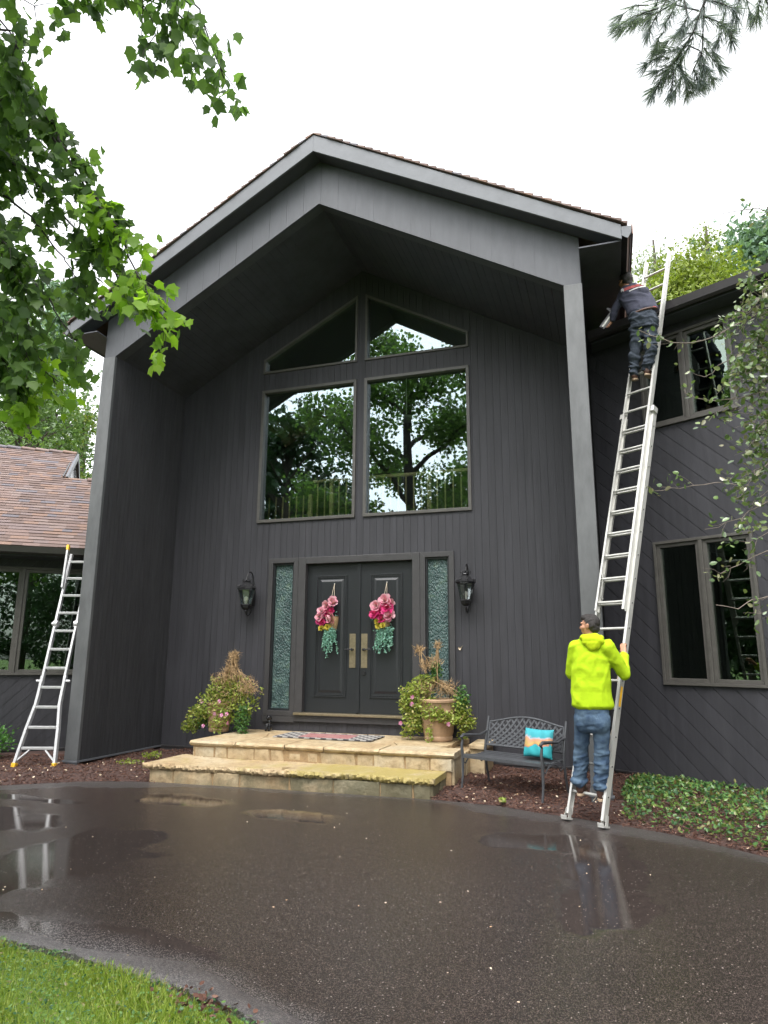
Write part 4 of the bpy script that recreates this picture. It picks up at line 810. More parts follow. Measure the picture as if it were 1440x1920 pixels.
setp(voxblob('dog_figurine', [('e', (X, Y, PZ + .06), (.06, .055, .06)), ('e', (X, Y - .005, PZ + .14), (.042, .038, .055)), ('e', (X + .005, Y - .02, PZ + .215), (.036, .042, .036)), ('e', (X + .01, Y - .065, PZ + .205), (.018, .028, .017)), ('c', (X - .028, Y - .005, PZ + .24), .012, (X - .034, Y - .01, PZ + .195), .016), ('c', (X + .03, Y - .005, PZ + .24), .012, (X + .038, Y - .01, PZ + .195), .016), ('c', (X - .03, Y - .045, PZ + .1), .016, (X - .03, Y - .055, PZ + .012), .018), ('c', (X + .03, Y - .045, PZ + .1), .016, (X + .03, Y - .055, PZ + .012), .018)], .008, M['black'], None, 2), 'small black dog figurine sitting by the left sidelight sill', 'figurine')

# ------------------------------------------------------------------ wall lanterns
def lantern(loc, label, yaw):
    t = thing('wall_lantern', label, 'wall lantern', loc, yaw, 'ornate wall lanterns beside the doors'); yc = -.20
    mb = MB(); mb.prism([(-.05, -.22), (.05, -.22), (.065, -.1), (.055, .1), (.03, .2), (-.03, .2), (-.055, .1), (-.065, -.1)], .02, (0, -.022, 0), X3, Z3, Y3)
    mb.build('back_plate', M['dark_metal'], t, world=False, bevel=.004)
    arc = lambda c, r, a0, a1, n=14: [(0, c[0] + r * math.cos(a0 + (a1 - a0) * k / n), c[1] + r * math.sin(a0 + (a1 - a0) * k / n)) for k in range(n + 1)]
    mb = MB(); mb.tube([(0, -.02, .1)] + [(0, -.10 + .10 * math.cos(a), .24 + .15 * math.sin(a)) for a in np.linspace(-.3, math.pi, 14)], .011, 8)
    mb.build('upper_scroll', M['dark_metal'], t, smooth=True, world=False); mb = MB(); mb.tube([(0, -.02, -.12)] + [(0, -.12 + .10 * math.cos(a), -.24 - .14 * math.sin(a)) for a in np.linspace(.0, 2.6, 14)], .011, 8)
    mb.tube(arc((-.17, -.30), .035, -1, 4), .008, 6); mb.tube(arc((-.06, -.15), .03, 0, 5), .008, 6); mb.ell((0, -.02, -.12), (.02, .02, .02)); mb.build('lower_scroll', M['dark_metal'], t, smooth=True, world=False)
    mb = MB(); mb.lathe([(.0, .31), (.012, .30), (.02, .275), (.012, .25), (.035, .235), (.055, .225), (.06, .215), (.045, .205), (.075, .18), (.12, .135), (.155, .105), (.168, .095), (.168, .082), (.15, .078), (.155, .062), (.13, .058)], (0, yc, 0), 8, ang=R(22.5)); 
    for k in range(8):
        a = R(22.5 + 45 * k); mb.ell((.145 * math.cos(a), yc + .145 * math.sin(a), .125), (.014, .014, .022), 8, 6)
    for k in range(6):
        a = R(60 * k); mb.tube([(.06 * math.cos(a), yc + .06 * math.sin(a), .205), (.085 * math.cos(a), yc + .085 * math.sin(a), .235), (.075 * math.cos(a), yc + .075 * math.sin(a), .262), (.06 * math.cos(a), yc + .06 * math.sin(a), .25)], .008, 6)
    mb.build('cap', M['dark_metal'], t, world=False)
    mb = MB()
    for k in range(6):
        a = R(60 * k + 30); mb.bar((.14 * math.cos(a), yc + .14 * math.sin(a), .06), (.088 * math.cos(a), yc + .088 * math.sin(a), -.19), .014, .014)
    mb.lathe([(.085, -.185), (.102, -.19), (.104, -.205), (.09, -.215), (.08, -.25), (.045, -.28), (.02, -.29), (.026, -.31), (.014, -.335), (.0, -.34)], (0, yc, 0), 6, ang=R(30)); mb.build('cage', M['dark_metal'], t, world=False)
    mb = MB(); mb.lathe([(.134, .06), (.083, -.19)], (0, yc, 0), 6, cap=False, ang=R(30)); mb.build('glass_panes', M['lamp_glass'], t, world=False)
    mb = MB(); mb.tube([(0, yc, -.19), (0, yc, -.14)], .02, 10); mb.ell((0, yc, -.10), (.034, .034, .05), 14, 10); mb.build('bulb', M['interior_white'], t, world=False, smooth=True)
    return t
lantern((-6.03, YB - .012, 2.76), 'black lantern on the dark wall left of the doors and left sidelight', R(-4))
lantern((-2.13, YB - .012, 2.76), 'black lantern on the dark wall right of the doors and right sidelight', 0)

# ------------------------------------------------------------------ flower swags on the doors
def swag(u, v, label, seed, side):
    y0 = YB + .03; hk = at(u, v, y0); c = at(u - (8 if side < 0 else 2), v + 68, y0); t = thing('flower_swag', label, 'flower swag', tuple(c), 0, 'flower swags on the double doors'); r_ = np.random.default_rng(seed)
    mb = MB(); mb.tube([hk + (0, -.02, 0), hk + (-.03, -.05, -.2), c + (-.05, -.06, .14)], .004, 6); mb.tube([hk + (0, -.02, 0), hk + (.005, -.03, -.2), c + (.04, -.04, .1)], .004, 6); mb.build('hanging_cord', M['cord'], t)
    mb = MB(); mb.ell(hk + (0, -.012, 0), (.012, .012, .012)); mb.build('hook', M['alu'], t)
    mb = MB(); cc = c + (.06 if side < 0 else 0, -.02, -.02); prof = [(.02, -.20), (.06, -.12), (.085, 0), (.09, .08), (.085, .08), (.05, -.1), (.0, -.15)]; mb.lathe(prof, cc, 16, cap=False); mb.build('wicker_cone', M['dry'], t)
    def rose(mb_pos, mb_x, mb_z, ctr, rad, nrm):
        for ring, k, tilt, s in ((0, 4, .25, .5), (1, 6, .6, .7), (2, 7, .95, .9), (3, 8, 1.35, 1.0), (4, 6, 1.6, .95)):
            for i in range(k):
                a = 2 * math.pi * (i + .5 * ring) / k + ring + random.uniform(-.3, .3); tilt += random.uniform(-.12, .12); ref = np.array([0, 0, 1.]); u_ = np.cross(nrm, ref); u_ /= np.linalg.norm(u_); w_ = np.cross(nrm, u_); rd = u_ * math.cos(a) + w_ * math.sin(a)
                mb_pos.append(ctr + rd * rad * .07 * ring - nrm * rad * .10 * ring); mb_z.append((nrm * math.cos(tilt) + rd * math.sin(tilt)) * rad * s * random.uniform(.85, 1.1)); mb_x.append(np.cross(nrm, rd))
    px = .0087
    F = {'hotpink': [], 'palepink': [], 'yellowflower': []}
    if side < 0: F['palepink'] = [(8, -36, 9), (-4, -28, 9), (-14, -18, 8), (4, -4, 12), (-18, -6, 8), (12, -34, 7)]; F['hotpink'] = [(-3, -17, 10), (-9, -12, 7), (-13, 4, 7), (-19, 2, 6), (6, -18, 6)]; F['yellowflower'] = [(-13, 15, 6), (-1, 14, 6)]
    else: F['palepink'] = [(2, -34, 12), (12, -28, 9), (-16, -24, 10), (10, -6, 11), (-6, -26, 9)]; F['hotpink'] = [(6, -19, 12), (-18, -12, 10), (-9, -12, 8), (-6, 0, 9), (-22, -8, 8)]; F['yellowflower'] = [(-14, 6, 5), (-12, 15, 5.5), (-2, 13, 5)]
    for col, L in F.items():
        A, B, C_ = [], [], []
        for (dx, dy, r) in L:
            A, B, C_ = [], [], []; n = np.array([r_.normal() * .3, -1, .1 + r_.normal() * .3]); n /= np.linalg.norm(n); rose(A, B, C_, c + np.array([dx * px, -.09 - r_.random() * .05, -dy * px]), r * px * 1.0, n)
            Z = np.array(C_); s = np.linalg.norm(Z, axis=1); scatter('flower', *PETAL, np.array(A), np.array(B), Z, s, M[col], t)
    A, Z = [], []
    for i in range(26):
        b = c + np.array([r_.uniform(-.12, .13) if side > 0 else r_.uniform(-.08, .13), -.05 - r_.random() * .06, -.12 - r_.random() * .05]); L = r_.uniform(.18, .46) * (1 - 1.5 * abs(b[0] - c[0])); d = np.array([r_.normal() * .14 - (b[0] - c[0]) * .5, -.05, -1.])
        for k in range(12):
            p = b + d * L * k / 11
            for s in range(3): A.append(p); Z.append(d * .5 + r_.normal(size=3) * .5)
    A = np.array(A); Z = np.array(Z); scatter('greenery', *OVAL, A, r_.normal(size=A.shape), Z, r_.uniform(.024, .045, len(A)), M['sage'], t)
    A = c + np.stack([r_.uniform(-.22, .16, 60), r_.uniform(-.1, -.05, 60), r_.uniform(-.2, .2, 60)], 1); scatter('sprigs', *OVAL, A, r_.normal(size=A.shape), r_.normal(size=A.shape), r_.uniform(.02, .04, 60), M['sage'], t)
swag(628, 1095, 'pink and yellow artificial flower swag hanging on the left door, turned sideways', 1, -1)
swag(726, 1092, 'pink and yellow artificial flower swag hanging on the right door, facing front', 2, 1)
c = at(863, 1216, YB - .02); mb = MB()
mb.add([c + k for k in ((-.035, 0, .0), (.0, -.012, -.03), (.02, -.004, .01), (.045, -.01, .05), (.01, -.02, .02), (-.03, -.016, .022))] + [c + np.array(k) + (0, -.004, 0) for k in ((-.035, 0, .0), (.0, -.012, -.03), (.02, -.004, .01), (.045, -.01, .05), (.01, -.02, .02), (-.03, -.016, .022))], [(0, 1, 2), (0, 2, 4, 5), (2, 3, 4), (8, 7, 6), (11, 10, 8, 6), (10, 9, 8)])
setp(mb.build('dead_leaf', M['debris'], None), 'curled pale dead leaf stuck on the dark wall beneath the right lantern', 'dead leaf')

# ------------------------------------------------------------------ planters
def planter(c, s, label):
    t = thing('terracotta_pot', label, 'flowerpot', tuple(c), 0, 'terracotta pots flanking the doors')
    mb = MB(); mb.lathe([(.19, 0), (.20, .015), (.205, .055), (.20, .065), (.198, .07), (.215, .12), (.245, .36), (.25, .40), (.262, .405), (.262, .42), (.25, .425), (.258, .52), (.262, .525), (.275, .53), (.278, .56), (.268, .57), (.235, .57), (.23, .52), (.22, .5)], (0, 0, 0), 40, cap=False)
    mb.v = [tuple(np.array(p) * s) for p in mb.v]; mb.build('pot', M['terra'], t, smooth=True, world=False)
    mb = MB(); mb.lathe([(.0, .5), (.23, .5), (.23, .49), (0, .49)], (0, 0, 0), 24, cap=False); mb.v = [tuple(np.array(p) * s) for p in mb.v]; mb.build('soil', M['soil'], t, world=False)
    return t
cl = onz(410, 1371, PZ); cr = onz(822, 1388, PZ)
planter((cl[0], cl[1], PZ - .002), .82, 'terracotta pot nearly hidden by trailing petunias, left of the doormat'); planter((cr[0], cr[1], PZ - .002), 1.06, 'large banded terracotta pot on the right end of the steps')
def cloud(spec, kd, Yc):
    """leaf positions in a set of lumpy blobs: (u, v, dY, ru, rv, n) seen from the front, metres deep as wide"""
    P = []
    for (u, v, dY, ru, rv_, n) in spec:
        c = at(u, v, Yc + dY); s = (at(u + 1, v, Yc + dY) - c)[0]; q = rv(n) * (rng.random((n, 1)) ** .4); q[:, 0] *= ru * s; q[:, 1] *= min(ru, rv_) * s; q[:, 2] *= rv_ * s; P.append(c + q)
    return np.concatenate(P)
def plant(name, c, label, leafs, darks, dry, flowers, stems, seed):
    t = thing(name, label, 'flowering plant', tuple(c), 0)
    Yc = c[1]
    if leafs: P = cloud(leafs, None, Yc); n = len(P); Z = rv(n); Z[:, 2] = Z[:, 2] * .6 - .1; scatter('foliage', *OVAL, P, rv(n), Z, rng.uniform(.03, .06, n), M['petunia'], t)
    if darks: P = cloud(darks, None, Yc); n = len(P); scatter('dark_foliage', *OVAL, P, rv(n), rv(n), rng.uniform(.03, .055, n), M['petunia_dark'], t)
    if flowers:
        A, B, Z = [], [], []
        for (u, v, dY) in flowers:
            p = at(u, v, Yc + dY); nr = np.array([rng.normal() * .4, -1, rng.normal() * .4])
            for k in range(5):
                a = 2 * math.pi * k / 5; rd = np.array([math.cos(a), 0, math.sin(a)]); A.append(p); Z.append(rd + nr * .35); B.append(np.cross(rd, nr))
            scatter('flower', *PETAL, np.array(A), np.array(B), np.array(Z), .033, M['pink'], t); A, B, Z = [], [], []
        
    mb = MB()
    for (a, b, k, sp, r) in stems:
        for i in range(k):
            p0 = at(a[0] + rng.normal() * sp, a[1] + rng.normal() * 3, Yc + rng.normal() * .04); p1 = at(b[0] + rng.normal() * sp * 1.2, b[1] + rng.normal() * sp * .5, Yc + rng.normal() * .08); m_ = (p0 + p1) / 2 + rng.normal(size=3) * .03
            mb.tube([p0, m_, p1], [r, r * .8, r * .5], 4, cap=False)
    mb.build('dried_stems', M['dry'], t)
    if dry: P = cloud(dry, None, Yc); n = len(P); Z = rv(n); Z[:, 2] += .8; scatter('dried_leaves', *BLADE, P, rv(n), Z, rng.uniform(.04, .10, n), M['dry'], t)
    return t
plant('petunia_plant', (cl[0], cl[1], PZ + .4), 'trailing lime-green petunia with a tied dried spike on top, left planter',
      [(428, 1302, 0, 32, 28, 760), (408, 1296, -.05, 20, 26, 380), (452, 1292, 0, 24, 24, 360), (395, 1320, -.1, 28, 25, 420), (372, 1340, -.08, 22, 17, 380), (356, 1362, -.06, 17, 10, 220), (420, 1335, -.15, 32, 22, 420), (405, 1360, -.26, 13, 14, 110), (460, 1325, -.05, 16, 26, 260), (432, 1275, 0, 20, 14, 160), (480, 1318, .05, 7, 12, 30), (489, 1295, .08, 7, 7, 16)],
      [(455, 1350, -.12, 13, 26, 420), (380, 1352, -.02, 12, 14, 180), (425, 1345, .1, 30, 25, 300)], [(436, 1243, 0, 9, 18, 420), (432, 1262, 0, 16, 12, 420), (422, 1274, -.1, 26, 16, 360), (465, 1288, -.1, 18, 16, 300), (425, 1300, -.25, 30, 26, 120), (443, 1232, 0, 5, 10, 120)],
      [(378, 1315, -.2), (411, 1315, -.25), (403, 1338, -.3), (415, 1341, -.32), (425, 1339, -.32), (427, 1356, -.34), (381, 1361, -.2)],
      [((437, 1225), (438, 1275), 26, 3, .006), ((436, 1248), (410, 1290), 22, 6, .004), ((440, 1255), (476, 1300), 18, 6, .004), ((442, 1262), (436, 1310), 18, 8, .004)], 1)
plant('petunia_plant', (cr[0], cr[1], PZ + .55), 'straggly lime-green petunia with fluffy dried papyrus heads, right planter',
      [(785, 1300, -.05, 30, 26, 620), (768, 1320, -.08, 20, 32, 480), (778, 1350, -.1, 22, 24, 420), (815, 1338, -.28, 28, 14, 330), (800, 1322, -.2, 24, 14, 260), (858, 1330, 0, 26, 26, 460), (870, 1350, 0, 18, 20, 260), (880, 1356, 0, 14, 12, 120), (840, 1348, -.27, 26, 11, 190), (765, 1372, -.08, 14, 12, 110), (805, 1375, -.3, 6, 18, 60), (798, 1276, 0, 26, 12, 260), (868, 1378, -.02, 12, 10, 60), (752, 1293, 0, 6, 6, 26), (757, 1326, 0, 8, 8, 50)],
      [(865, 1310, 0, 16, 24, 260), (780, 1358, .02, 20, 16, 160), (818, 1256, 0, 10, 16, 220)], [(815, 1245, 0, 14, 14, 260), (800, 1250, 0, 12, 12, 160), (835, 1290, 0, 26, 14, 260), (788, 1218, .0, 8, 5, 90), (821, 1211, .0, 7, 7, 120), (796, 1290, -.06, 20, 16, 200), (781, 1223, 0, 6, 9, 60)],
      [(773, 1307, -.22), (772, 1320, -.22), (841, 1358, -.32), (751, 1356, -.1)],
      [((788, 1220), (800, 1262), 6, 1.5, .006), ((820, 1213), (817, 1275), 8, 2, .006), ((815, 1275), (850, 1300), 18, 8, .004), ((815, 1278), (785, 1310), 24, 10, .004), ((826, 1280), (826, 1312), 20, 12, .004), ((828, 1285), (860, 1305), 12, 5, .004)], 2)

# ------------------------------------------------------------------ garden bench
bench = thing('garden_bench', 'dark cast-metal garden bench with arched lattice back standing on the mulch', 'bench', (-1.265, 9.01, .045), R(-25))
Wb, Db, SZ = 1.16, .50, .42
def leg(x, front):
    mb = MB(); y = -Db / 2 if front else Db / 2
    if front: mb.tube([(x, y - .035, 0), (x, y - .005, .16), (x, y + .0, SZ - .02), (x, y - .02, .52), (x, y - .0, .60)], [.014, .016, .02, .018, .016], 8)
    else: mb.tube([(x, y + .09, 0), (x, y + .03, .2), (x, y, SZ), (x, y + .04, .62), (x, y + .11, .86)], [.013, .016, .02, .02, .018], 8)
    return mb.build('leg', M['bench'], bench, smooth=True, world=False)
for x in (-Wb / 2, Wb / 2): leg(x, True); leg(x, False)
for x in (-Wb / 2, Wb / 2):
    mb = MB(); mb.tube([(x, -Db / 2, .60), (x, -Db / 2 - .03, .63), (x, -Db / 2 + .02, .655), (x, -.05, .645), (x, .12, .63), (x, Db / 2 + .04, .67)], [.014, .02, .022, .018, .016, .014], 8)
    mb.build('armrest', M['bench'], bench, smooth=True, world=False)
    mb = MB(); mb.tube([(x, -Db / 2, .33)] + [(x, -.02 + .2 * math.cos(a), .22 + .17 * math.sin(a)) for a in np.linspace(2.6, .5, 10)] + [(x, Db / 2, .33)], .009, 6); mb.build('leg_brace', M['bench'], bench, smooth=True, world=False)
mb = MB()
for k in range(7): y = -Db / 2 + .02 + k * .076; mb.box(-Wb / 2, Wb / 2, y, y + .052, SZ - .012 - .02 * math.sin(k / 6 * math.pi), SZ + .004 - .02 * math.sin(k / 6 * math.pi))
mb.box(-Wb / 2, Wb / 2, -Db / 2 - .012, -Db / 2 + .012, SZ - .04, SZ + .002); mb.box(-Wb / 2, Wb / 2, Db / 2 - .01, Db / 2 + .01, SZ - .03, SZ + .0); mb.build('seat', M['bench'], bench, world=False, bevel=.003)
OBk = np.array([0, Db / 2 + .02, .50]); VB = np.array([0, .25, .97]); VB /= np.linalg.norm(VB); NBk = np.cross(X3, VB)
w2 = Wb / 2 - .03; top = lambda x: .30 + .085 * math.cos(x / w2 * math.pi / 2) ** 1.3 if abs(x) < w2 else .30
arch = [(-w2, 0), (w2, 0)] + [(w2 - 2 * w2 * k / 24, top(w2 - 2 * w2 * k / 24)) for k in range(25)]
mb = MB(); P = lambda x, z, d=0: OBk + X3 * x + VB * z + NBk * d
mb.tube([P(*arch[i]) for i in range(2, len(arch))], .014, 8); mb.tube([P(-w2 - .03, 0), P(w2 + .03, 0)], .014, 8); mb.tube([P(-w2, 0), P(-w2, .30)], .012, 8); mb.tube([P(w2, 0), P(w2, .30)], .012, 8)
mb.build('back_frame', M['bench'], bench, smooth=True, world=False)
mb = MB()
for sg_ in (1, -1):
    k = -12
    while k <= 12:
        x0 = k * .088; pts = []
        for i in range(33):
            z = .40 * i / 32; x = x0 + sg_ * (z - .17) * 1.05 + .06 * sg_ * math.sin(z / .40 * math.pi) * (1 if k % 1 == 0 else 0)
            pts.append((x, z, abs(x) < w2 and z < top(x)))
        run = [p for p in pts if p[2]]
        for a, b in zip(run[:-1], run[1:]): mb.bar(P(a[0], a[1], sg_ * .003), P(b[0], b[1], sg_ * .003), .024, .007, up=NBk) if math.dist(a[:2], b[:2]) < .05 else None
        k += 1
mb.build('lattice_back', M['bench'], bench, world=False)
# cushion leaning in the right corner
pc = thing('throw_pillow', 'turquoise throw pillow with an orange and yellow flower print on the bench', 'pillow', tuple(np.array(bench.location) + np.array(Matrix.Rotation(R(-25), 3, 'Z') @ Vector((.33, .06, SZ + .01)))), R(-25))
mb = MB(); n = 22
for s in (-1, 1):
    vs = []
    for i in range(n + 1):
        for j in range(n + 1):
            a, b = -1 + 2 * i / n, -1 + 2 * j / n; pin = 1 - .07 * (1 - abs(a) ** 2) * (abs(b) ** 3); pin2 = 1 - .07 * (1 - abs(b) ** 2) * (abs(a) ** 3)
            th = .075 * ((1 - a ** 4) * (1 - b ** 4)) ** .45 + .004 * math.sin(a * 9 + b * 4); x = a * .20 * pin2; z = b * .175 * pin + .18; y = s * th
            vs.append((x, y + (z) * .22, z * .97))
    mb.add(vs, [(i * (n + 1) + j, (i + 1) * (n + 1) + j, (i + 1) * (n + 1) + j + 1, i * (n + 1) + j + 1) for i in range(n) for j in range(n)])
mb.build('cushion', M['pillow'], pc, smooth=True, world=False)

# ------------------------------------------------------------------ ladders
def U_of(h, s): q = np.array([h[0] * s, h[1] * s, 1.0]); return q / np.linalg.norm(q)
def rail(mb, p, q, w, d, r, h):
    """C-channel rail: web w thick across r, depth d, with two flanges"""
    p, q = np.array(p), np.array(q); a = (q - p) / np.linalg.norm(q - p); n = np.cross(r, a); n /= np.linalg.norm(n); l = np.linalg.norm(q - p); c = (p + q) / 2; rr = np.cross(a, n)
    mb.obox(c, a, rr, n, l / 2, .002, d / 2 - .0025); 
    for s in (-1, 1): mb.obox(c + n * s * (d / 2 - .0015) - rr * w / 2, a, rr, n, l / 2, w / 2 + .002, .0015)
a = R(-33.5); r1 = np.array([math.cos(a), math.sin(a), 0]); h1 = np.array([-math.sin(a), math.cos(a), 0]); F1 = np.array([-.363, 7.80, 0]); U1 = U_of(h1, .34); n1 = np.cross(r1, U1); n1 /= np.linalg.norm(n1)   # n1 points away from the climber? fixed below
if n1 @ h1 > 0: n1 = -n1
lad = thing('extension_ladder', 'tall aluminium extension ladder leaning to the right wing eave, two men on it', 'ladder', tuple(F1))
hwB, hwF = .225, .195
for s in (-1, 1):
    mb = MB(); rail(mb, F1 + r1 * s * hwB + U1 * .07, F1 + r1 * s * hwB + U1 * 5.15, s * .028, .075, r1, h1); mb.build('base_rail', M['alu'], lad)
    mb = MB(); rail(mb, F1 + r1 * s * hwF + U1 * 2.33 + n1 * .062, F1 + r1 * s * hwF + U1 * 7.93 + n1 * .062, s * .026, .07, r1, h1); mb.build('fly_rail', M['alu'], lad)
    mb = MB(); p = F1 + r1 * s * hwB; mb.bar(p + Z3 * .012 + n1 * .06, p + Z3 * .012 - n1 * .05 * np.array([1, 1, 0]), .075, .018, up=Z3); 
    for q in (-.03, .03): mb.bar(p + r1 * q + Z3 * .02, p + r1 * q * .6 + U1 * .13, .05, .005, up=r1)
    mb.bar(p + Z3 * .02 + n1 * .06, p + Z3 * .045 + n1 * .06, .075, .006, up=h1); mb.build('foot', M['alu'], lad, bevel=.003)
    mb = MB(); q = F1 + r1 * s * (hwB + .0) + U1 * 5.12 + n1 * .03; mb.obox(q, U1, r1, n1, .04, .022, .05); mb.build('guide_bracket', M['alu'], lad, bevel=.004)
    mb = MB(); q = F1 + r1 * s * (hwF - .03) + U1 * 2.63 + n1 * .05; mb.bar(q - U1 * .10 - n1 * .01, q + U1 * .02, .014, .03, up=n1); mb.bar(q + U1 * .02, q + U1 * .18 + n1 * .02, .012, .022, up=n1); mb.bar(q - U1 * .10, q - U1 * .13 - n1 * .04, .014, .03, up=n1); mb.build('rung_lock', M['alu'], lad, bevel=.002)
for k in range(1, 17):
    c = F1 + U1 * .3048 * k; mb = MB(); mb.tube([c - r1 * (hwB + .004), c + r1 * (hwB + .004)], .0165, 12); mb.build('rung', M['alu'], lad, smooth=True)
for k in range(8, 26):
    c = F1 + U1 * (.3048 * k + .0) + n1 * .062; mb = MB(); mb.tube([c - r1 * (hwF + .004), c + r1 * (hwF + .004)], .016, 12); mb.build('rung', M['alu'], lad, smooth=True)
mb = MB()
for k in range(1, 17):
    for (o, w) in ((0, hwB + .003),):
        for s in (-1, 1): c = F1 + U1 * .3048 * k + r1 * s * w; mb.tube([c - r1 * .004, c + r1 * .004], .009, 8)
mb.build('rivets', M['dark_metal'], lad)
mb = MB(); c = F1 + U1 * 1.35 + r1 * (hwB + .0045); mb.obox(c, U1, r1, n1, .11, .0006, .018); mb.build('warning_sticker', M['yellow'], lad)
mb = MB(); rp = [F1 + U1 * .25 - n1 * .05 + r1 * .02]; 
for k in range(1, 12): rp.append(F1 + U1 * (.25 + k * .22) - n1 * (.05 + .01 * math.sin(k)) + r1 * (.15 + .03 * math.sin(k * 1.7)))
mb.tube(rp, .005, 6); mb.build('pull_rope', M['cord'], lad, smooth=True)
# articulated ladder on the left
C2 = np.array([-8.17, 8.38, .05]); ca = R(18.3); r2 = np.array([math.cos(ca), math.sin(ca), 0]); h2 = np.array([-math.sin(ca), math.cos(ca), 0]); U2 = U_of(h2, .27); n2 = -np.cross(U2, r2)
if n2 @ h2 > 0: n2 = -n2
l2 = thing('folding_ladder', 'bright aluminium folding ladder with yellow feet leaning on the left wing eave', 'ladder', tuple(C2))
W2 = lambda t: .275 - .115 * min(1, t / 1.0) if t < 1.0 else .16
for s in (-1, 1):
    mb = MB(); pts = [C2 + r2 * s * w + U2 * t for t, w in ((.06, .295), (.55, .24), (.92, .183), (1.06, .178), (1.35, .178))]
    for p, q in zip(pts[:-1], pts[1:]): mb.bar(p, q + (q - p) * .01, .038, .075, up=n2)
    mb.build('lower_rail', M['alu_bright'], l2, bevel=.004)
    mb = MB(); mb.bar(C2 + r2 * s * .298 - Z3 * .02, C2 + r2 * s * .293 + U2 * .075, .06, .09, up=n2); mb.build('rubber_foot', M['yellow'], l2, bevel=.008)
    mb = MB(); mb.bar(C2 + r2 * s * .172 + U2 * 1.25, C2 + r2 * s * .172 + U2 * 2.15, .034, .07, up=n2); mb.build('middle_rail', M['alu_bright'], l2, bevel=.004)
    mb = MB(); q = C2 + r2 * s * .165 + U2 * 2.2; mb.tube([q - r2 * .03, q + r2 * .03], .055, 16); mb.tube([q + r2 * s * .03, q + r2 * s * .06], .03, 12); mb.build('hinge', M['alu_bright'], l2, smooth=True)
    mb = MB(); mb.bar(C2 + r2 * s * .172 + U2 * 2.22, C2 + r2 * s * .172 + U2 * 3.42, .034, .065, up=n2)
    mb.bar(C2 + r2 * s * .175 + U2 * 2.8 + n2 * .06, C2 + r2 * s * .20 + U2 * 3.46 + n2 * .12, .03, .05, up=n2); mb.build('upper_rail', M['alu_bright'], l2, bevel=.004)
    mb = MB(); mb.bar(C2 + r2 * s * .20 + U2 * 3.45 + n2 * .12, C2 + r2 * s * .203 + U2 * 3.54 + n2 * .125, .04, .06, up=n2); mb.build('end_cap', M['yellow'], l2, bevel=.005)
    mb = MB(); q = C2 + r2 * s * .19 + U2 * 1.28; mb.bar(q, q + r2 * s * .07 - n2 * .0, .03, .04, up=n2); mb.build('lock_knob', M['alu_bright'], l2, bevel=.006)
    mb = MB(); mb.bar(C2 + r2 * s * .27 + U2 * .11, C2 + r2 * s * .12 + U2 * .255, .02, .04, up=n2); mb.build('foot_brace', M['alu_bright'], l2)
for k in range(11):
    t = .29 + k * .300; w = .272 - .10 * min(t, .92) / .92 if t < .95 else .168; c = C2 + U2 * t; mb = MB(); mb.bar(c - r2 * w, c + r2 * w, .065, .026, up=np.array([0, 0, 1.])); mb.bar(c - r2 * w - Z3 * .02 + n2 * .02, c + r2 * w - Z3 * .02 + n2 * .02, .02, .022); mb.build('rung', M['alu_bright'], l2, bevel=.004)
# ------------------------------------------------------------------ low planting
def cover_region(n, fx0, fx1, hgt, label):
    pass
n = 9500; s = rng.uniform(0.55, 5.5, n); t = rng.random(n)
W0 = SR[:2] + np.array([-.491, -.871]) * .08; base = W0[None] + np.outer(s, TR[:2]); far_w = 0.35 + 2.2 * np.clip((s - .5) / 1.1, 0, 1) ** .8
x = base[:, 0] - .491 * t * far_w; y = base[:, 1] - .871 * t * far_w; k = y > interp(FAR, x) + .02 + .1 * rng.random(n); x, y, t, s = x[k], y[k], t[k], s[k]
H = 0.10 + .13 * np.sin(np.clip(t, 0, 1) * math.pi * .8 + .3) * np.clip((s - .6) / .8, .15, 1) + .05 * np.sin(x * 9) * np.sin(y * 7)
z = bed_z(x, y) + rng.random(len(x)) ** .6 * np.maximum(H * .6, .035); d = rv(len(x)); d[:, 2] = d[:, 2] * .5 + .25; xx = rv(len(x)); xx[:, 2] *= .4
setp(scatter('ground_cover', *OVAL, np.stack([x, y, z], 1), xx, d, rng.uniform(.025, .06, len(x)), M['cover']), 'dense low green groundcover beneath the right wing window', 'groundcover', kind='stuff')
def sprout(u, v, z, n, r, h, name, label, cat, m):
    c = onz(u, v, z); t = thing(name, label, cat, tuple(c)); P = rv(n) * (rng.random((n, 1)) ** .4) * np.array([r, r, h / 2]) + c + (0, 0, h / 2); d = rv(n); d[:, 2] = abs(d[:, 2])
    scatter('leaves', *OVAL, P, rv(n), d, rng.uniform(.03, .055, n), m, t)
    mb = MB()
    for i in range(7): a = rng.uniform(0, 6.28); mb.tube([c, c + (r * .3 * math.cos(a), r * .3 * math.sin(a), h * .5), c + (r * .8 * math.cos(a), r * .8 * math.sin(a), h * .8)], .003, 4)
    mb.build('stems', M['twig'], t)
sprout(284, 1424, .07, 120, .17, .12, 'hosta_seedling', 'small bright green plant on the mulch left of the steps', 'plant', M['petunia'])
sprout(243, 1433, .07, 70, .20, .05, 'creeping_plant', 'yellowing creeping plant trailing over the mulch by the left wall', 'plant', M['petunia'])
sprout(941, 1506, .03, 26, .04, .05, 'weed', 'tiny weed at the driveway edge in front of the bench', 'weed', M['petunia'])
sprout(1258, 1452, .1, 40, .05, .45, 'vine_shoot', 'thin green shoot climbing the base of the right wing wall', 'plant', M['cover'])
c = np.array([-9.63, 8.62, .04]); t = thing('boxwood_shrub', 'small rounded green shrub at the left edge beside the folding ladder', 'shrub', tuple(c)); n = 2600
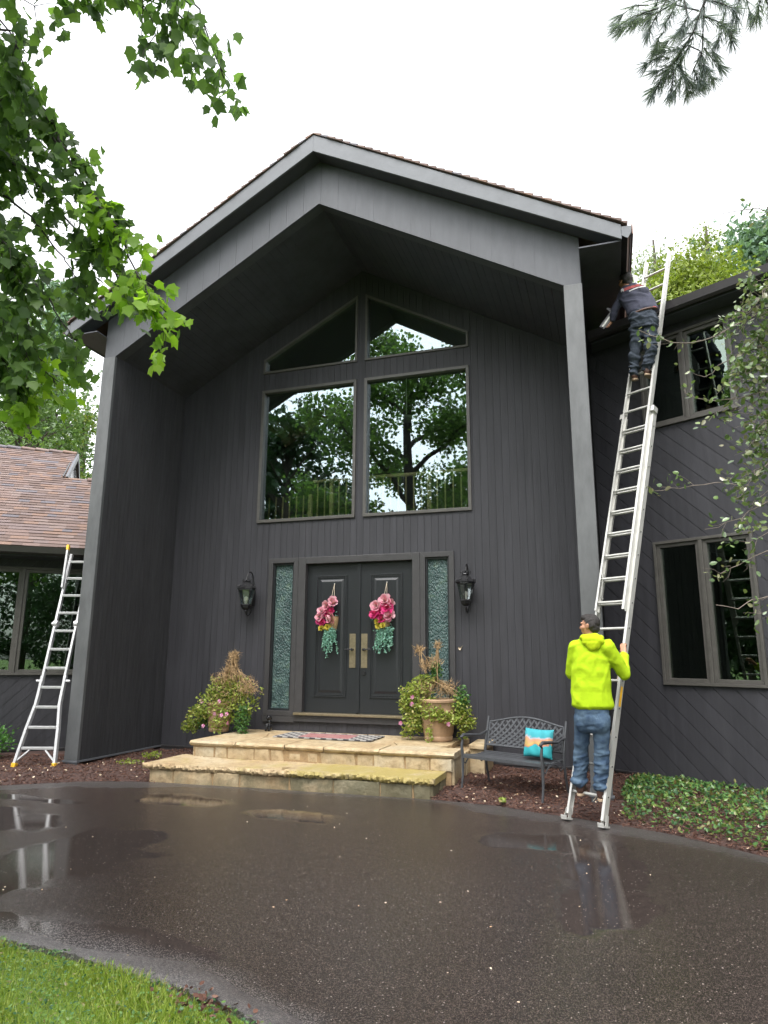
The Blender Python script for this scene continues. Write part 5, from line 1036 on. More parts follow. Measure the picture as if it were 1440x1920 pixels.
P = rv(n) * (rng.random((n, 1)) ** .25) * np.array([.50, .42, .27]) * (1 + .18 * rng.normal(size=(n, 1))) + c + (0, 0, .30); k = P[:, 2] > .05; P = P[k]; d = P - (c + (0, 0, .1)) + rv(len(P)) * .2; scatter('foliage', *OVAL, P, rv(len(P)), d, rng.uniform(.03, .06, len(P)), M['shrub'], t)
mb = MB()
for i in range(12): a = rng.uniform(0, 6.28); mb.tube([c, c + (.15 * math.cos(a), .15 * math.sin(a), .2), c + (.36 * math.cos(a), .3 * math.sin(a), .42)], [.014, .01, .004], 5)
mb.build('branches', M['bark'], t)

# ------------------------------------------------------------------ trees
def limb(mb, pts, r0, r1, n=8, wob=.0):
    pts = [np.array(p, float) for p in pts]; out = []
    for a, b in zip(pts[:-1], pts[1:]):
        for i in range(4): out.append(a + (b - a) * i / 4 + rng.normal(size=3) * wob)
    out.append(pts[-1]); K = len(out); mb.tube(out, [r0 + (r1 - r0) * i / (K - 1) for i in range(K)], n)
def inframe(P, m=30):
    q = project(P); return (q[:, 2] > 0.1) & (q[:, 0] > -m) & (q[:, 0] < 1440 + m) & (q[:, 1] > -m) & (q[:, 1] < 1920 + m)
# the maple on the left: trunk stands out of frame, its boughs hang into the top left
mp = thing('maple_tree', 'large maple whose drooping leafy boughs hang into the upper left of the view', 'tree', (-6.7, -1.6, 0)); T0 = np.array([-6.7, -1.6, 0])
mb = MB(); limb(mb, [T0 + (0, 0, -.3), T0 + (0.03, .02, 1.5), T0 + (.1, 0, 4), T0 + (.05, .1, 7), T0 + (-.1, .1, 10), T0 + (.1, 0, 13.5)], .34, .09, 14, .015); mb.build('trunk', M['bark_dark'], mp, smooth=True)
boughs = []
for k in range(15):
    a = k * 2.4; z = 3.6 + k * .58; L = 4.4 * (1 - (k / 19) ** 2) + .3; e = T0 + np.array([math.cos(a) * L, math.sin(a) * L, z + 1.1 + L * .18]); boughs.append((T0 + np.array([0, 0, z]), e, L))
mb = MB()
crownP = []; 
for b0, e, L in boughs:
    m_ = (b0 + e) / 2 + (0, 0, .35)
    if inframe(np.array([e, m_, (m_ + e) / 2])).any(): e = e + np.array([-2.5, -2.5, 0]); m_ = (b0 + e) / 2
    limb(mb, [b0, m_, e], .10, .03, 7, .04)
    for j in range(12):
        f = rng.uniform(.25, 1.05); p = b0 + (e - b0) * f + (0, 0, .3 * math.sin(f * 3)); q = p + rv(1)[0] * np.array([1.1, 1.1, .7]); limb(mb, [p, q], .03, .008, 5, .03); crownP.append(q); crownP.append((p + q) / 2)
mb.build('limbs', M['bark_dark'], mp, smooth=True)
C = np.array(crownP); P = np.concatenate([c + rv(70) * (rng.random((70, 1)) ** .5) * np.array([.68, .68, .45]) for c in C]); P = P[~inframe(P, 60)]
n = len(P); d = rv(n); d[:, 2] = d[:, 2] * .5 - .5; scatter('crown', *MAPLE, P, rv(n), d, rng.uniform(.10, .15, n), M['maple'], mp)
# boughs in view, followed from off-frame limbs to their drooping tips: (u, v, distance)
def strokes(root, S, leaf, lm, tw, nper, tip=None, twigm='bark_dark', spread=.35, droop=.5, lname='leaves', tlen=(.10, .28)):
    mb = MB(); A, Zs, Sz = [], [], []; TA, TZ, TS = [], [], []
    for (pts, dens, r0) in S:
        Q = [atd(*p) for p in pts]; seg = []
        for a, b in zip(Q[:-1], Q[1:]):
            L = np.linalg.norm(b - a); K = max(2, int(L / .06)); 
            for i in range(K): seg.append(a + (b - a) * i / K)
        seg.append(Q[-1]); K = len(seg); seg = [s_ + rng.normal(size=3) * .008 for s_ in seg]
        mb.tube(seg, [r0 * (1 - .8 * i / (K - 1)) + .001 for i in range(K)], 6)
        for i in range(K):
            for _ in range(rng.poisson(dens)):
                ax = seg[min(i + 1, K - 1)] - seg[max(i - 1, 0)]; ax /= np.linalg.norm(ax) + 1e-9; d = rv(1)[0] * .8 + ax * .9; d[2] -= droop * .5; d /= np.linalg.norm(d); L = rng.uniform(*tlen); e = seg[i] + d * L + (0, 0, -droop * .1)
                mb.tube([seg[i], (seg[i] + e) / 2 + rng.normal(size=3) * .01, e], [tw, tw * .7, tw * .4], 4, cap=False)
                for j in range(nper):
                    f = rng.uniform(.25, 1.05); p = seg[i] + (e - seg[i]) * f + rng.normal(size=3) * .035; z = rv(1)[0] * .7 + d * .5; z[2] -= droop
                    tipz = tip is not None and i > K * tip[0] and pts[-1][:2] in tip[1]
                    (TA if tipz else A).append(p); (TZ if tipz else Zs).append(z); (TS if tipz else Sz).append(rng.uniform(*leaf))
    mb.build('twigs', M[twigm], root, smooth=True)
    A = np.array(A); Zs = np.array(Zs); X = rv(len(A)); scatter(lname, *lm[0], A, X, Zs, np.array(Sz), M[lm[1]], root)
    if TA: TA = np.array(TA); scatter('young_leaves', *lm[0], TA, rv(len(TA)), np.array(TZ), np.array(TS), M['maple_tip'], root)
ST = [([(-80, 60, 6.2), (60, 170, 5.8), (130, 290, 5.4), (200, 400, 5.0), (250, 500, 4.7), (285, 565, 4.5), (318, 612, 4.4)], 1.3, .014),
      ([(-60, 250, 6.0), (60, 330, 5.6), (140, 430, 5.3), (205, 500, 5.0), (245, 550, 4.8)], 1.5, .010),
      ([(100, 260, 5.4), (160, 350, 5.2), (205, 415, 5.1), (235, 450, 5.0)], 1.2, .008),
      ([(-80, -60, 6.0), (180, -90, 5.4), (320, -60, 5.1), (370, 20, 4.9), (400, 95, 4.8), (424, 155, 4.8)], 1.2, .012),
      ([(150, -90, 5.3), (265, -10, 5.1), (288, 60, 4.9)], .9, .006), ([(300, -60, 5.1), (335, 20, 5.0), (370, 90, 4.9), (385, 140, 4.8)], .9, .006), ([(90, -100, 5.3), (135, -50, 5.2), (150, -15, 5.1)], .8, .005), ([(200, -100, 5.2), (215, -45, 5.2)], .6, .005),
      ([(-70, 20, 5.8), (20, 60, 5.6), (45, 130, 5.5)], 1.5, .01), ([(-70, 160, 5.9), (20, 200, 5.6), (60, 270, 5.4)], 1.5, .01), ([(-80, 330, 6.0), (30, 380, 5.7), (110, 470, 5.4), (160, 540, 5.1)], 1.4, .01),
      ([(-80, 450, 6.2), (20, 480, 5.8), (90, 560, 5.4), (140, 640, 5.1)], 1.4, .01), ([(-80, 540, 6.4), (0, 580, 6.0), (70, 660, 5.5), (110, 730, 5.2)], 1.3, .01), ([(-60, 620, 6.2), (0, 660, 5.8), (40, 720, 5.5), (60, 760, 5.3)], 1.2, .008),
      ([(-60, 380, 6.4), (40, 440, 6.0), (70, 520, 5.8)], 1.4, .008), ([(-60, 100, 6.4), (10, 130, 6.2), (30, 240, 6.0)], 1.4, .008), ([(-60, 560, 5.6), (30, 600, 5.3), (60, 680, 5.0)], 1.2, .008), ([(-70, 420, 5.4), (0, 450, 5.2), (40, 560, 5.1)], 1.8, .008), ([(-70, -40, 5.6), (10, -30, 5.4), (60, 10, 5.3)], 1.6, .008), ([(-60, 640, 5.6), (-10, 660, 5.4), (20, 700, 5.3)], 1.6, .008)]
ST = [(a, b * .84, c) for a, b, c in ST]
strokes(mp, ST, (.058, .095), (MAPLE, 'maple'), .003, 9, tip=(.58, [(318, 612), (60, 760), (110, 730)]))
LP = []
mb = MB()
for p in ((-80, 60, 6.2), (-60, 250, 6.0), (-80, -60, 6.0), (-80, 450, 6.2), (-80, 540, 6.4), (-80, 330, 6.0)):
    e = atd(*p); s0 = T0 + np.array([.1, 0, rng.uniform(4.2, 6.5)]); limb(mb, [s0, (s0 + e) / 2 + (0, 0, .6), e], .07, .014, 7, .02)
    for k in range(26):
        f = k / 25; c_ = s0 + (e - s0) * f + (0, 0, .6 * (1 - abs(2 * f - 1))); q_ = c_ + rv(1)[0] * .55; limb(mb, [c_, q_], .012, .004, 4); LP.append(q_ + rv(45) * (rng.random((45, 1)) ** .5) * .42)
mb.build('limbs', M['bark_dark'], mp, smooth=True)
LP = np.concatenate(LP); LP = LP[~inframe(LP, 10)]; n = len(LP); d = rv(n); d[:, 2] = d[:, 2] * .5 - .6; scatter('leaves', *MAPLE, LP, rv(n), d, rng.uniform(.07, .11, n), M['maple'], mp)
# pine bough, top right
pn = thing('pine_tree', 'pine whose long-needled bough hangs down from the top right corner', 'tree', (4.6, 1.2, 0)); P0 = np.array([4.6, 1.2, 0])
mb = MB(); limb(mb, [P0 + (0, 0, -.3), P0 + (0, .05, 5), P0 + (.1, 0, 12)], .28, .10, 12, .01); mb.build('trunk', M['bark'], pn, smooth=True)
DP = 5.2; PS = [[(1560, -330), (1420, -150), (1350, -50), (1322, 0), (1300, 60), (1275, 100), (1255, 128)], [(1350, -60), (1320, 10), (1318, 60), (1315, 120), (1318, 150)], [(1330, -40), (1290, -10), (1240, 20), (1210, 35), (1175, 50)], [(1345, -30), (1360, 20), (1352, 60), (1345, 80)], [(1400, -100), (1390, -20), (1380, 25)], [(1440, -100), (1425, 0), (1420, 25)], [(1300, 62), (1270, 65), (1255, 75)], [(1290, 85), (1312, 95), (1320, 120)], [(1280, 100), (1262, 120), (1235, 132)], [(1275, 110), (1280, 140), (1268, 165)], [(1262, 125), (1262, 150), (1258, 172)], [(1270, 120), (1290, 150), (1300, 160)], [(1310, 20), (1270, 10), (1240, -5)], [(1320, 0), (1350, 5), (1372, 15)], [(1235, 15), (1205, 25), (1190, 35)], [(1300, 60), (1325, 75), (1335, 95)], [(1255, 110), (1240, 105), (1215, 118)], [(1310, 120), (1325, 130), (1335, 145)], [(1240, -30), (1232, 5), (1222, 22)], [(1268, -30), (1262, 20), (1250, 40)], [(1225, 25), (1195, 28), (1165, 45)], [(1215, 10), (1190, 10), (1170, 25)], [(1250, 0), (1225, 40), (1215, 60)], [(1300, 70), (1285, 90), (1250, 95)], [(1290, 90), (1260, 140), (1235, 160)], [(1262, 128), (1240, 150), (1225, 175)], [(1275, 120), (1285, 150), (1290, 170)], [(1320, 90), (1335, 110), (1345, 120)], [(1315, 100), (1300, 130), (1310, 150)], [(1318, 30), (1345, 40), (1365, 55)], [(1318, 20), (1300, 40), (1290, 50)], [(1350, 40), (1370, 60), (1372, 75)], [(1430, -20), (1440, 10), (1450, 30)], [(1380, -20), (1400, 0), (1405, 20)], [(1280, -10), (1290, 30), (1280, 50)], [(1245, 60), (1235, 70), (1230, 90)]]
mb = MB(); A, Zn = [], []
for i, S in enumerate(PS):
    Q = [atd(u, v, DP + .12 * math.sin(i * 2.1 + j)) for j, (u, v) in enumerate(S)]; mb.tube(Q, [(.010 if i == 0 else .005) * (1 - .6 * j / (len(Q) - 1)) for j in range(len(Q))], 6)
    for a, b in zip(Q[:-1], Q[1:]):
        if project(a)[0][1] < -120: continue
        L = np.linalg.norm(b - a); K = max(1, int(L / .035)); ax = (b - a) / L
        for k in range(K):
            last = b is Q[-1]; f = k / K
            if not last and rng.random() < .25: continue
            for _ in range(16 if not last else 22):
                A.append(a + (b - a) * f); d = rv(1)[0] * .62 + ax * 1.0 + (0, 0, -.28); Zn.append(d)
    for _ in range(70): A.append(Q[-1]); Zn.append(rv(1)[0] * .5 + ax * 1.0 + (0, 0, -.2))
limb(mb, [P0 + (0, 0, 7.2), P0 + (-.9, .8, 7.0), atd(1560, -330, DP)], .08, .011, 7, .02); mb.build('limbs', M['bark_dark'], pn, smooth=True)
A = np.array(A); Zn = np.array(Zn); scatter('needles', [(-.013, 0, 0), (.013, 0, 0), (.009, .02, .6), (-.009, .02, .6), (0, .03, 1)], [(0, 1, 2, 3), (3, 2, 4)], A, rv(len(A)), Zn, rng.uniform(.09, .15, len(A)), M['pine'], pn)
# crab apple at the right
cb = thing('crabapple_tree', 'small-leaved ornamental tree reaching thin branches in from the right edge', 'tree', (2.6, 4.6, 0)); B0 = np.array([2.6, 4.6, 0])
mb = MB(); limb(mb, [B0 + (0, 0, -.2), B0 + (-.05, .03, 1.2), B0 + (.05, 0, 2.4), B0 + (0, 0, 3.9), B0 + (-.1, 0, 5)], .09, .03, 10, .012); mb.build('trunk', M['bark'], cb, smooth=True)
CS = [([(1560, 560, 5.4), (1440, 575, 5.2), (1380, 610, 5.1), (1320, 638, 5.0), (1260, 640, 4.9), (1200, 622, 4.9)], .50, .006), ([(1540, 500, 5.2), (1440, 540, 5.1), (1400, 590, 5.0), (1370, 600, 5.0)], .9, .005),
      ([(1560, 640, 5.2), (1450, 650, 5.0), (1400, 660, 5.0), (1345, 690, 4.9), (1320, 710, 4.9)], .55, .005), ([(1560, 760, 5.1), (1440, 735, 5.0), (1380, 748, 4.9), (1330, 752, 4.9), (1285, 742, 4.9)], .62, .005),
      ([(1520, 690, 5.0), (1440, 680, 5.0), (1400, 700, 4.9), (1370, 720, 4.9)], .9, .004), ([(1560, 860, 5.0), (1440, 870, 4.9), (1400, 905, 4.8), (1320, 908, 4.8), (1240, 920, 4.8)], .38, .004),
      ([(1540, 930, 5.0), (1440, 940, 4.9), (1390, 970, 4.8), (1320, 995, 4.8)], .8, .004), ([(1540, 850, 5.0), (1450, 860, 4.9), (1420, 880, 4.9), (1395, 920, 4.8)], .9, .004), ([(1540, 1000, 4.9), (1440, 1030, 4.8), (1400, 1050, 4.8), (1350, 1072, 4.7)], .35, .004),
      ([(1560, 1110, 4.9), (1440, 1118, 4.8), (1410, 1122, 4.8), (1380, 1140, 4.7), (1345, 1135, 4.7)], .28, .004), ([(1560, 420, 5.4), (1460, 400, 5.2), (1400, 395, 5.2), (1350, 400, 5.2)], .22, .004), ([(1520, 560, 5.0), (1450, 600, 5.0), (1425, 640, 5.0), (1420, 680, 5.0)], 1.0, .004),
      ([(1520, 1120, 4.8), (1450, 1140, 4.8), (1432, 1150, 4.8)], .5, .003), ([(1520, 740, 4.9), (1450, 780, 4.9), (1420, 800, 4.9), (1400, 850, 4.9)], .5, .004), ([(1520, 960, 4.9), (1450, 990, 4.8), (1420, 1010, 4.8)], .7, .004), ([(1560, 480, 5.6), (1460, 510, 5.3), (1440, 560, 5.2)], .9, .004)]
CS = [(a, b * 1.8, c) for a, b, c in CS] + [([(1560, 600, 5.3), (1460, 620, 5.1), (1425, 610, 5.1), (1405, 640, 5.0)], 2.2, .003), ([(1560, 700, 5.2), (1455, 700, 5.0), (1425, 720, 5.0), (1415, 760, 5.0)], 2.2, .003), ([(1560, 780, 5.2), (1450, 800, 5.0), (1430, 790, 5.0)], 2.0, .003), ([(1560, 840, 5.2), (1460, 840, 5.0), (1432, 850, 5.0)], 2.0, .003), ([(1560, 520, 5.3), (1450, 560, 5.1), (1400, 590, 5.0), (1385, 650, 5.0), (1390, 700, 5.0)], 1.6, .003), ([(1500, 640, 5.1), (1440, 660, 5.0), (1400, 690, 4.9), (1380, 740, 4.9), (1350, 770, 4.9)], 1.6, .003), ([(1500, 740, 5.1), (1440, 760, 5.0), (1410, 790, 4.9)], 2.2, .003), ([(1500, 520, 5.1), (1440, 530, 5.0), (1425, 560, 4.9), (1410, 540, 4.9)], 1.6, .003), ([(1520, 900, 5.1), (1450, 910, 5.0), (1415, 940, 4.9), (1400, 980, 4.9)], 1.3, .003)] + [([(1530, v, 5.2), (1460, v + 10, 5.05), (1425, v + 25, 5.0), (1408 - 14 * (k % 3), v + 20 + 22 * (k % 2), 4.9)], 1.3, .003) for k, v in enumerate(range(500, 870, 32))]
strokes(cb, CS, (.028, .052), (OVAL, 'crab'), .0015, 5, twigm='twig', droop=.05, tlen=(.03, .14))
mb = MB(); P_ = []
for S, _, _ in CS: e = atd(*S[0]); z = max(1.4, min(4.8, e[2] - .5)); s0 = B0 + np.array([0, 0, z]); limb(mb, [s0, (s0 + e) / 2 + (0, 0, .15), e], .022, .007, 6, .01)
for i in range(300): c_ = B0 + np.array([0.6, 0, 3.3]) + rv(1)[0] * np.array([1.5, 1.4, 1.7]) * rng.random() ** .3; P_.append(c_ + rv(16) * .22)
mb.build('limbs', M['bark'], cb, smooth=True); P_ = np.concatenate(P_); P_ = P_[~inframe(P_, 20)]; scatter('crown', *OVAL, P_, rv(len(P_)), rv(len(P_)), rng.uniform(.03, .055, len(P_)), M['crab'], cb)
# distant trees: a crown of many small leaf clumps over a branching trunk
def tree(name, label, loc, H, Wd, m, n, size, z0=.25, conic=0.0, seed=0, clumps=46, group=None, tmpl=TUFT, fill=.55, sm=.30):
    r_ = np.random.default_rng(seed); t = thing(name, label, 'tree', loc, 0, group); L = np.array(loc, float); mb = MB()
    mb.tube([L + (0, 0, -.3), L + (.1, 0, H * .35), L + (0, .1, H * .7), L + (0, 0, H * .97)], [H * .022, H * .018, H * .009, H * .002], 9); cs = []
    for k in range(clumps):
        f = z0 + (1 - z0) * (k + .5) / clumps; w = Wd * ((1 - (f - z0) / (1 - z0)) ** .9 if conic else math.sin(math.pi * min(.97, (f - z0) / (1 - z0) * .8 + .2)) ** .7)
        a = r_.uniform(0, 6.28); rr = w * r_.uniform(.35, 1.0); c = L + np.array([math.cos(a) * rr, math.sin(a) * rr, H * f * .94 + r_.normal() * H * .02]); cs.append((c, w)); b = L + np.array([0, 0, max(.2, f - .12) * H * .94]); mb.tube([b, (b + c) / 2 + (0, 0, H * .01), c], [H * .006, H * .004, H * .001], 5)
    mb.build('trunk', M['bark'], t, smooth=True); P = []; Z = []
    for c, w in cs:
        k = n // clumps; q = r_.normal(size=(k, 3)) * np.array([1, 1, .55 if not conic else .25]) * (Wd * sm) * fill; P.append(c + q); z = r_.normal(size=(k, 3)); 
        if conic: z = (c - L) * np.array([1, 1, 0]) / (np.linalg.norm((c - L)[:2]) + .1) + r_.normal(size=(k, 3)) * .5 + (0, 0, .2)
        Z.append(z)
    P = np.concatenate(P); Z = np.concatenate(Z); scatter('crown', *tmpl, P, r_.normal(size=P.shape), Z, r_.uniform(.6, 1.3, len(P)) * size, M[m], t); return t
def gpos(u, v, D): q = atd(u, v, D); return (q[0], q[1], 0), q[2]
l_, h_ = gpos(55, 760, 24); tree('ash_tree', 'pale green feathery tree rising behind the left wing roof', l_, h_ + 1.2, 3.6, 'tree_mid', 12000, .13, .2, 0, 11, 70)
l_, h_ = gpos(160, 800, 29); tree('young_tree', 'small yellow-green tree between the left roof and the gabled entry', l_, h_ + 1.4, 1.6, 'tree_yellow', 5000, .12, .2, 0, 12, 40)
l_, h_ = gpos(-30, 700, 30); tree('ash_tree', 'taller dull green tree at the far left edge beyond the left roof', l_, h_ + 3, 5.0, 'tree_mid', 9000, .17, .2, 0, 13, 60)
l_, h_ = gpos(120, 520, 34); tree('hemlock_tree', 'tall thin pale conifer glimpsed between the maple leaves at left', l_, h_ + .5, 2.0, 'pine_far', 7000, .26, .25, 1, 14, 70, tmpl=TUFT)
l_, h_ = gpos(1290, 470, 21); tree('locust_tree', 'bright yellow-green tree behind the ladder top above the right wing roof', l_, h_ + .2, 2.9, 'tree_yellow', 30000, .12, .3, 0, 15, 130, sm=.26)
l_, h_ = gpos(1225, 455, 27); tree('birch_tree', 'sparse grey-green tree with thin twigs just right of the gutter', l_, h_ + .6, 2.2, 'tree_grey', 7000, .09, .35, 0, 16, 50)
l_, h_ = gpos(1325, 440, 26); tree('birch_tree', 'light feathery treetop poking above the yellow-green tree', l_, h_ + .8, 1.6, 'tree_yellow', 6000, .09, .35, 0, 17, 40)
l_, h_ = gpos(1440, 390, 25); tree('spruce_tree', 'blue-green conifer at the right edge above the right wing roof', l_, h_ + .5, 3.6, 'pine_far', 12000, .20, .25, 1, 18, 90)
# trees round the yard behind the viewpoint, seen mirrored in the glass
proto = tree('yard_tree', 'dark leafy tree across the yard behind the viewpoint', (-16, -14, 0), 12, 4.5, 'tree_dark', 5200, .30, .12, 0, 30, 60, 'trees across the yard')
def copy_tree(o, loc, s, rz):
    c = o.copy(); COL.objects.link(c); c.location = loc; c.scale = (s, s, s); c.rotation_euler = (0, 0, rz)
    for ch in o.children: q = ch.copy(); COL.objects.link(q); q.parent = c
    return c
rt = random.Random(9)
for (x, y, s) in [(-22, -8, .8), (-26, 2, .75), (-10, -20, .8), (-4, -24, .7), (3, -22, .6), (9, -20, .7), (15, -15, .8), (19, -8, .8), (22, 0, .8), (-30, -16, 1.0), (-20, -24, 1.0), (-13, -30, 1.1), (26, -14, 1.0), (12, -28, .95), (-19, 5, .55), (-14.5, -6, 1.12), (-18, -10, 1.3), (17, 4, .6), (-1, -34, 1.0)]:
    copy_tree(proto, (x + rt.uniform(-1, 1), y + rt.uniform(-1, 1), 0), s * rt.uniform(.9, 1.1), rt.uniform(0, 6))
# ------------------------------------------------------------------ people
YP = 7.74
def A_(u, v, Y=YP): return at(u, v, Y)
def hand(prims, wrist, palm, fdir, across, curl_n, r=.0085, L=.075, thumb=1):
    """palm and five separate fingers curling round a rung: fdir finger direction, across knuckle line, curl_n the way they bend"""
    wrist, palm, fdir, across, curl_n = [np.array(k, float) for k in (wrist, palm, fdir, across, curl_n)]
    for k in (-1.2, -.4, .4, 1.2): prims.append(('c', wrist + across * k * .012, .019, palm + across * k * .019, .014))
    for i, k in enumerate((-1.5, -.5, .5, 1.5)):
        l = L * (.9, 1.0, .96, .78)[i]; p0 = palm + across * k * .0195 + fdir * .012; p1 = p0 + fdir * l * .45 + curl_n * l * .12; p2 = p1 + fdir * l * .05 + curl_n * l * .36; p3 = p2 - fdir * l * .25 + curl_n * l * .12
        prims += [('c', p0, r * 1.1, p1, r), ('c', p1, r, p2, r * .95), ('c', p2, r * .95, p3, r * .85)]
    b = wrist + (palm - wrist) * .35 - across * .03 * thumb; p1 = b - across * .02 * thumb + fdir * .02 + curl_n * .02; p2 = p1 + curl_n * .03 + fdir * .012
    prims += [('c', b, .013, p1, .011), ('c', p1, .011, p2, .009)]
def head_prims(c, fwd, up=(0, 0, 1), s=1.0):
    """skull, jaw, nose, lips, ears, brow, eyes; c is the skull centre"""
    f = np.array(fwd, float); f /= np.linalg.norm(f); up = np.array(up, float); r = np.cross(f, up); r /= np.linalg.norm(r); up = np.cross(r, f)
    rot = Matrix((r, f, up)).transposed(); P = lambda x, y, z: c + (r * x + f * y + up * z) * s
    E = lambda x, y, z, a, b, d: ('e', P(x, y, z), (a * s, b * s, d * s), rot)
    L = [E(0, -.012, .02, .076, .094, .094), E(0, .03, -.035, .060, .062, .072), E(0, .052, -.085, .036, .036, .028), E(0, .03, -.07, .05, .05, .04), ('c', P(0, .088, .012), .010 * s, P(0, .106, -.022), .014 * s), E(0, .098, -.028, .017, .016, .010),
         E(0, .084, -.052, .026, .016, .009), E(0, .083, -.064, .023, .015, .009), E(-.03, .076, .028, .026, .018, .010), E(.03, .076, .028, .026, .018, .010), E(-.045, .05, -.02, .026, .034, .03), E(.045, .05, -.02, .026, .034, .03),
         E(-.078, -.004, -.012, .008, .017, .027), E(.078, -.004, -.012, .008, .017, .027), E(-.083, -.012, .004, .007, .013, .015), E(.083, -.012, .004, .007, .013, .015)]
    return L, P, rot
# --- man in the hi-vis hoodie steadying the ladder
m1 = thing('person', 'man in hi-vis yellow hoodie and blue jeans standing on the ladder rung, seen from behind', 'person', tuple(A_(1108, 1497, 7.88)), 0)
hc = A_(1106, 1173, 7.72); fw = np.array([-.93, .36, -.02])
hp, HP, hrot = head_prims(hc, fw, s=1.0)
neck = A_(1108, 1203, 7.73); shL, shR = A_(1077, 1212, 7.75), A_(1140, 1213, 7.68); elL, elR = A_(1070, 1262, 7.84), A_(1171, 1264, 7.80); wrR = A_(1170, 1226, 8.06); wrL = A_(1094, 1250, 8.06)
pel = A_(1110, 1345, 7.74); hpL, hpR = A_(1094, 1345, 7.76), A_(1126, 1347, 7.72); knL, knR = A_(1089, 1410, 7.87), A_(1128, 1416, 7.77); anL, anR = A_(1088, 1474, 7.93), A_(1127, 1484, 7.82)
ch = A_(1108, 1245, 7.73)
prims = hp + [('c', hc + (0, 0, -.05), .052, neck, .056), ('c', neck, .055, ch, .09), ('c', ch, .09, pel, .09), ('c', shL, .04, shR, .04), ('c', shL, .038, elL, .03), ('c', elL, .03, wrL, .026), ('c', shR, .038, elR, .03), ('c', elR, .03, wrR, .026),
        ('c', hpL, .055, knL, .04), ('c', knL, .04, anL, .032), ('c', hpR, .055, knR, .04), ('c', knR, .04, anR, .032), ('c', pel, .08, hpL, .05), ('c', pel, .08, hpR, .05)]
gR = A_(1168, 1213, 8.16); hand(prims, wrR, gR + (0, -.02, .01), np.array([.25, .6, .75]) / 1.0, r1, np.array([.2, .55, -.8]), L=.07)
gL = A_(1104, 1236, 8.22); hand(prims, wrL, gL, np.array([.25, .6, .75]), r1, np.array([.2, .55, -.8]), L=.07)
voxblob('body', prims, .0065, M['skin'], m1, 3)
# hair: a close cap over the skull
hp2 = [('e', HP(0, -.022, .035), (.081, .092, .090), hrot), ('e', HP(0, .022, .085), (.064, .072, .040), hrot), ('e', HP(-.05, -.03, .01), (.034, .058, .055), hrot), ('e', HP(.05, -.03, .01), (.034, .058, .055), hrot), ('e', HP(0, -.048, -.03), (.066, .056, .055), hrot), ('e', HP(0, .062, .078), (.05, .03, .022), hrot)]
voxblob('hair', hp2, .007, M['hair'], m1, 2, disp=lambda c, n: c + n * (.002 * np.sin(c @ np.array([90, 60, 200])) * np.sin(c @ np.array([130, -110, 40])))[:, None])
mb = MB()
for s in (-1, 1): mb.ell(HP(.030 * s, .083, .008), (.011, .011, .007), 10, 8, hrot)
mb.build('eyes', M['black'], m1, smooth=True)
mb = MB()
for s in (-1, 1): mb.bar(HP(.014 * s, .096, .032), HP(.048 * s, .078, .034), .008, .009)
mb.build('eyebrows', M['hair'], m1)
# hoodie
hemz = A_(1110, 1325, 7.74)
tor = []
TS = [(1108, 1207, 20, .085), (1109, 1218, 27, .105), (1109, 1240, 28, .125), (1109, 1270, 28, .13), (1110, 1300, 29, .135), (1111, 1322, 30.5, .14)]
for f in np.linspace(0, len(TS) - 1, 70):
    i = min(int(f), len(TS) - 2); u, v, w, d = [TS[i][k] + (TS[i + 1][k] - TS[i][k]) * (f - i) for k in range(4)]
    c = A_(u, v, 7.73); px = (A_(u + 1, v, 7.73) - c)[0]; tor.append(('e', c, (w * px * 1.30, d * 1.1, .07)))
hood = []
sleeves = [('c', shL + (.012, 0, -.01), .082, elL, .062), ('c', elL, .063, elL + (wrL - elL) * .92, .044), ('c', shR + (-.012, 0, -.01), .084, elR, .066), ('c', elR, .067, elR + (wrR - elR) * .9, .042), ('c', shL + (.02, 0, .0), .072, neck + (0, 0, -.02), .075), ('c', shR + (-.02, 0, .0), .072, neck + (0, 0, -.02), .075), ('e', elR + (0, -.0, .01), (.064, .064, .06))]
def hood_cut(bm):
    z = hemz[2] - .055; bmesh.ops.bisect_plane(bm, geom=bm.verts[:] + bm.edges[:] + bm.faces[:], plane_co=(hemz[0], hemz[1], z), plane_no=(0.0, 0.0, -1), clear_outer=False, clear_inner=False)
    dl = [v for v in bm.verts if v.co.z < z - .001 and abs(v.co.x - pel[0]) < .5]; bmesh.ops.delete(bm, geom=dl, context='VERTS')
def fold(co, no):
    co = wr(co, no, 17, .010, 23, (1.0, 0, 1.0), .35); co = wr(co, no, 30, .007, 8, (-1.0, 0, 1.0), .35); return co
hd = voxblob('hoodie', tor + sleeves, .009, M['hivis'], m1, 5, disp=fold, ops=hood_cut)
sol = hd.modifiers.new('thick', 'SOLIDIFY'); sol.thickness = .006; sol.offset = -1
nk = neck + (0, -.0, .035)
pr = [('e', nk + (.02, -.10, -.035), (.115, .045, .062)), ('e', nk + (.025, -.115, -.075), (.078, .04, .062)), ('e', nk + (-.075, -.02, .0), (.045, .09, .038)), ('e', nk + (.095, -.03, -.0), (.045, .085, .038)), ('e', nk + (.01, -.075, .012), (.10, .045, .034))]
voxblob('hood', pr, .008, M['hivis_in'], m1, 4, disp=lambda c, n: wr(c, n, 30, .008, 4, (0, 0, 1.2)))
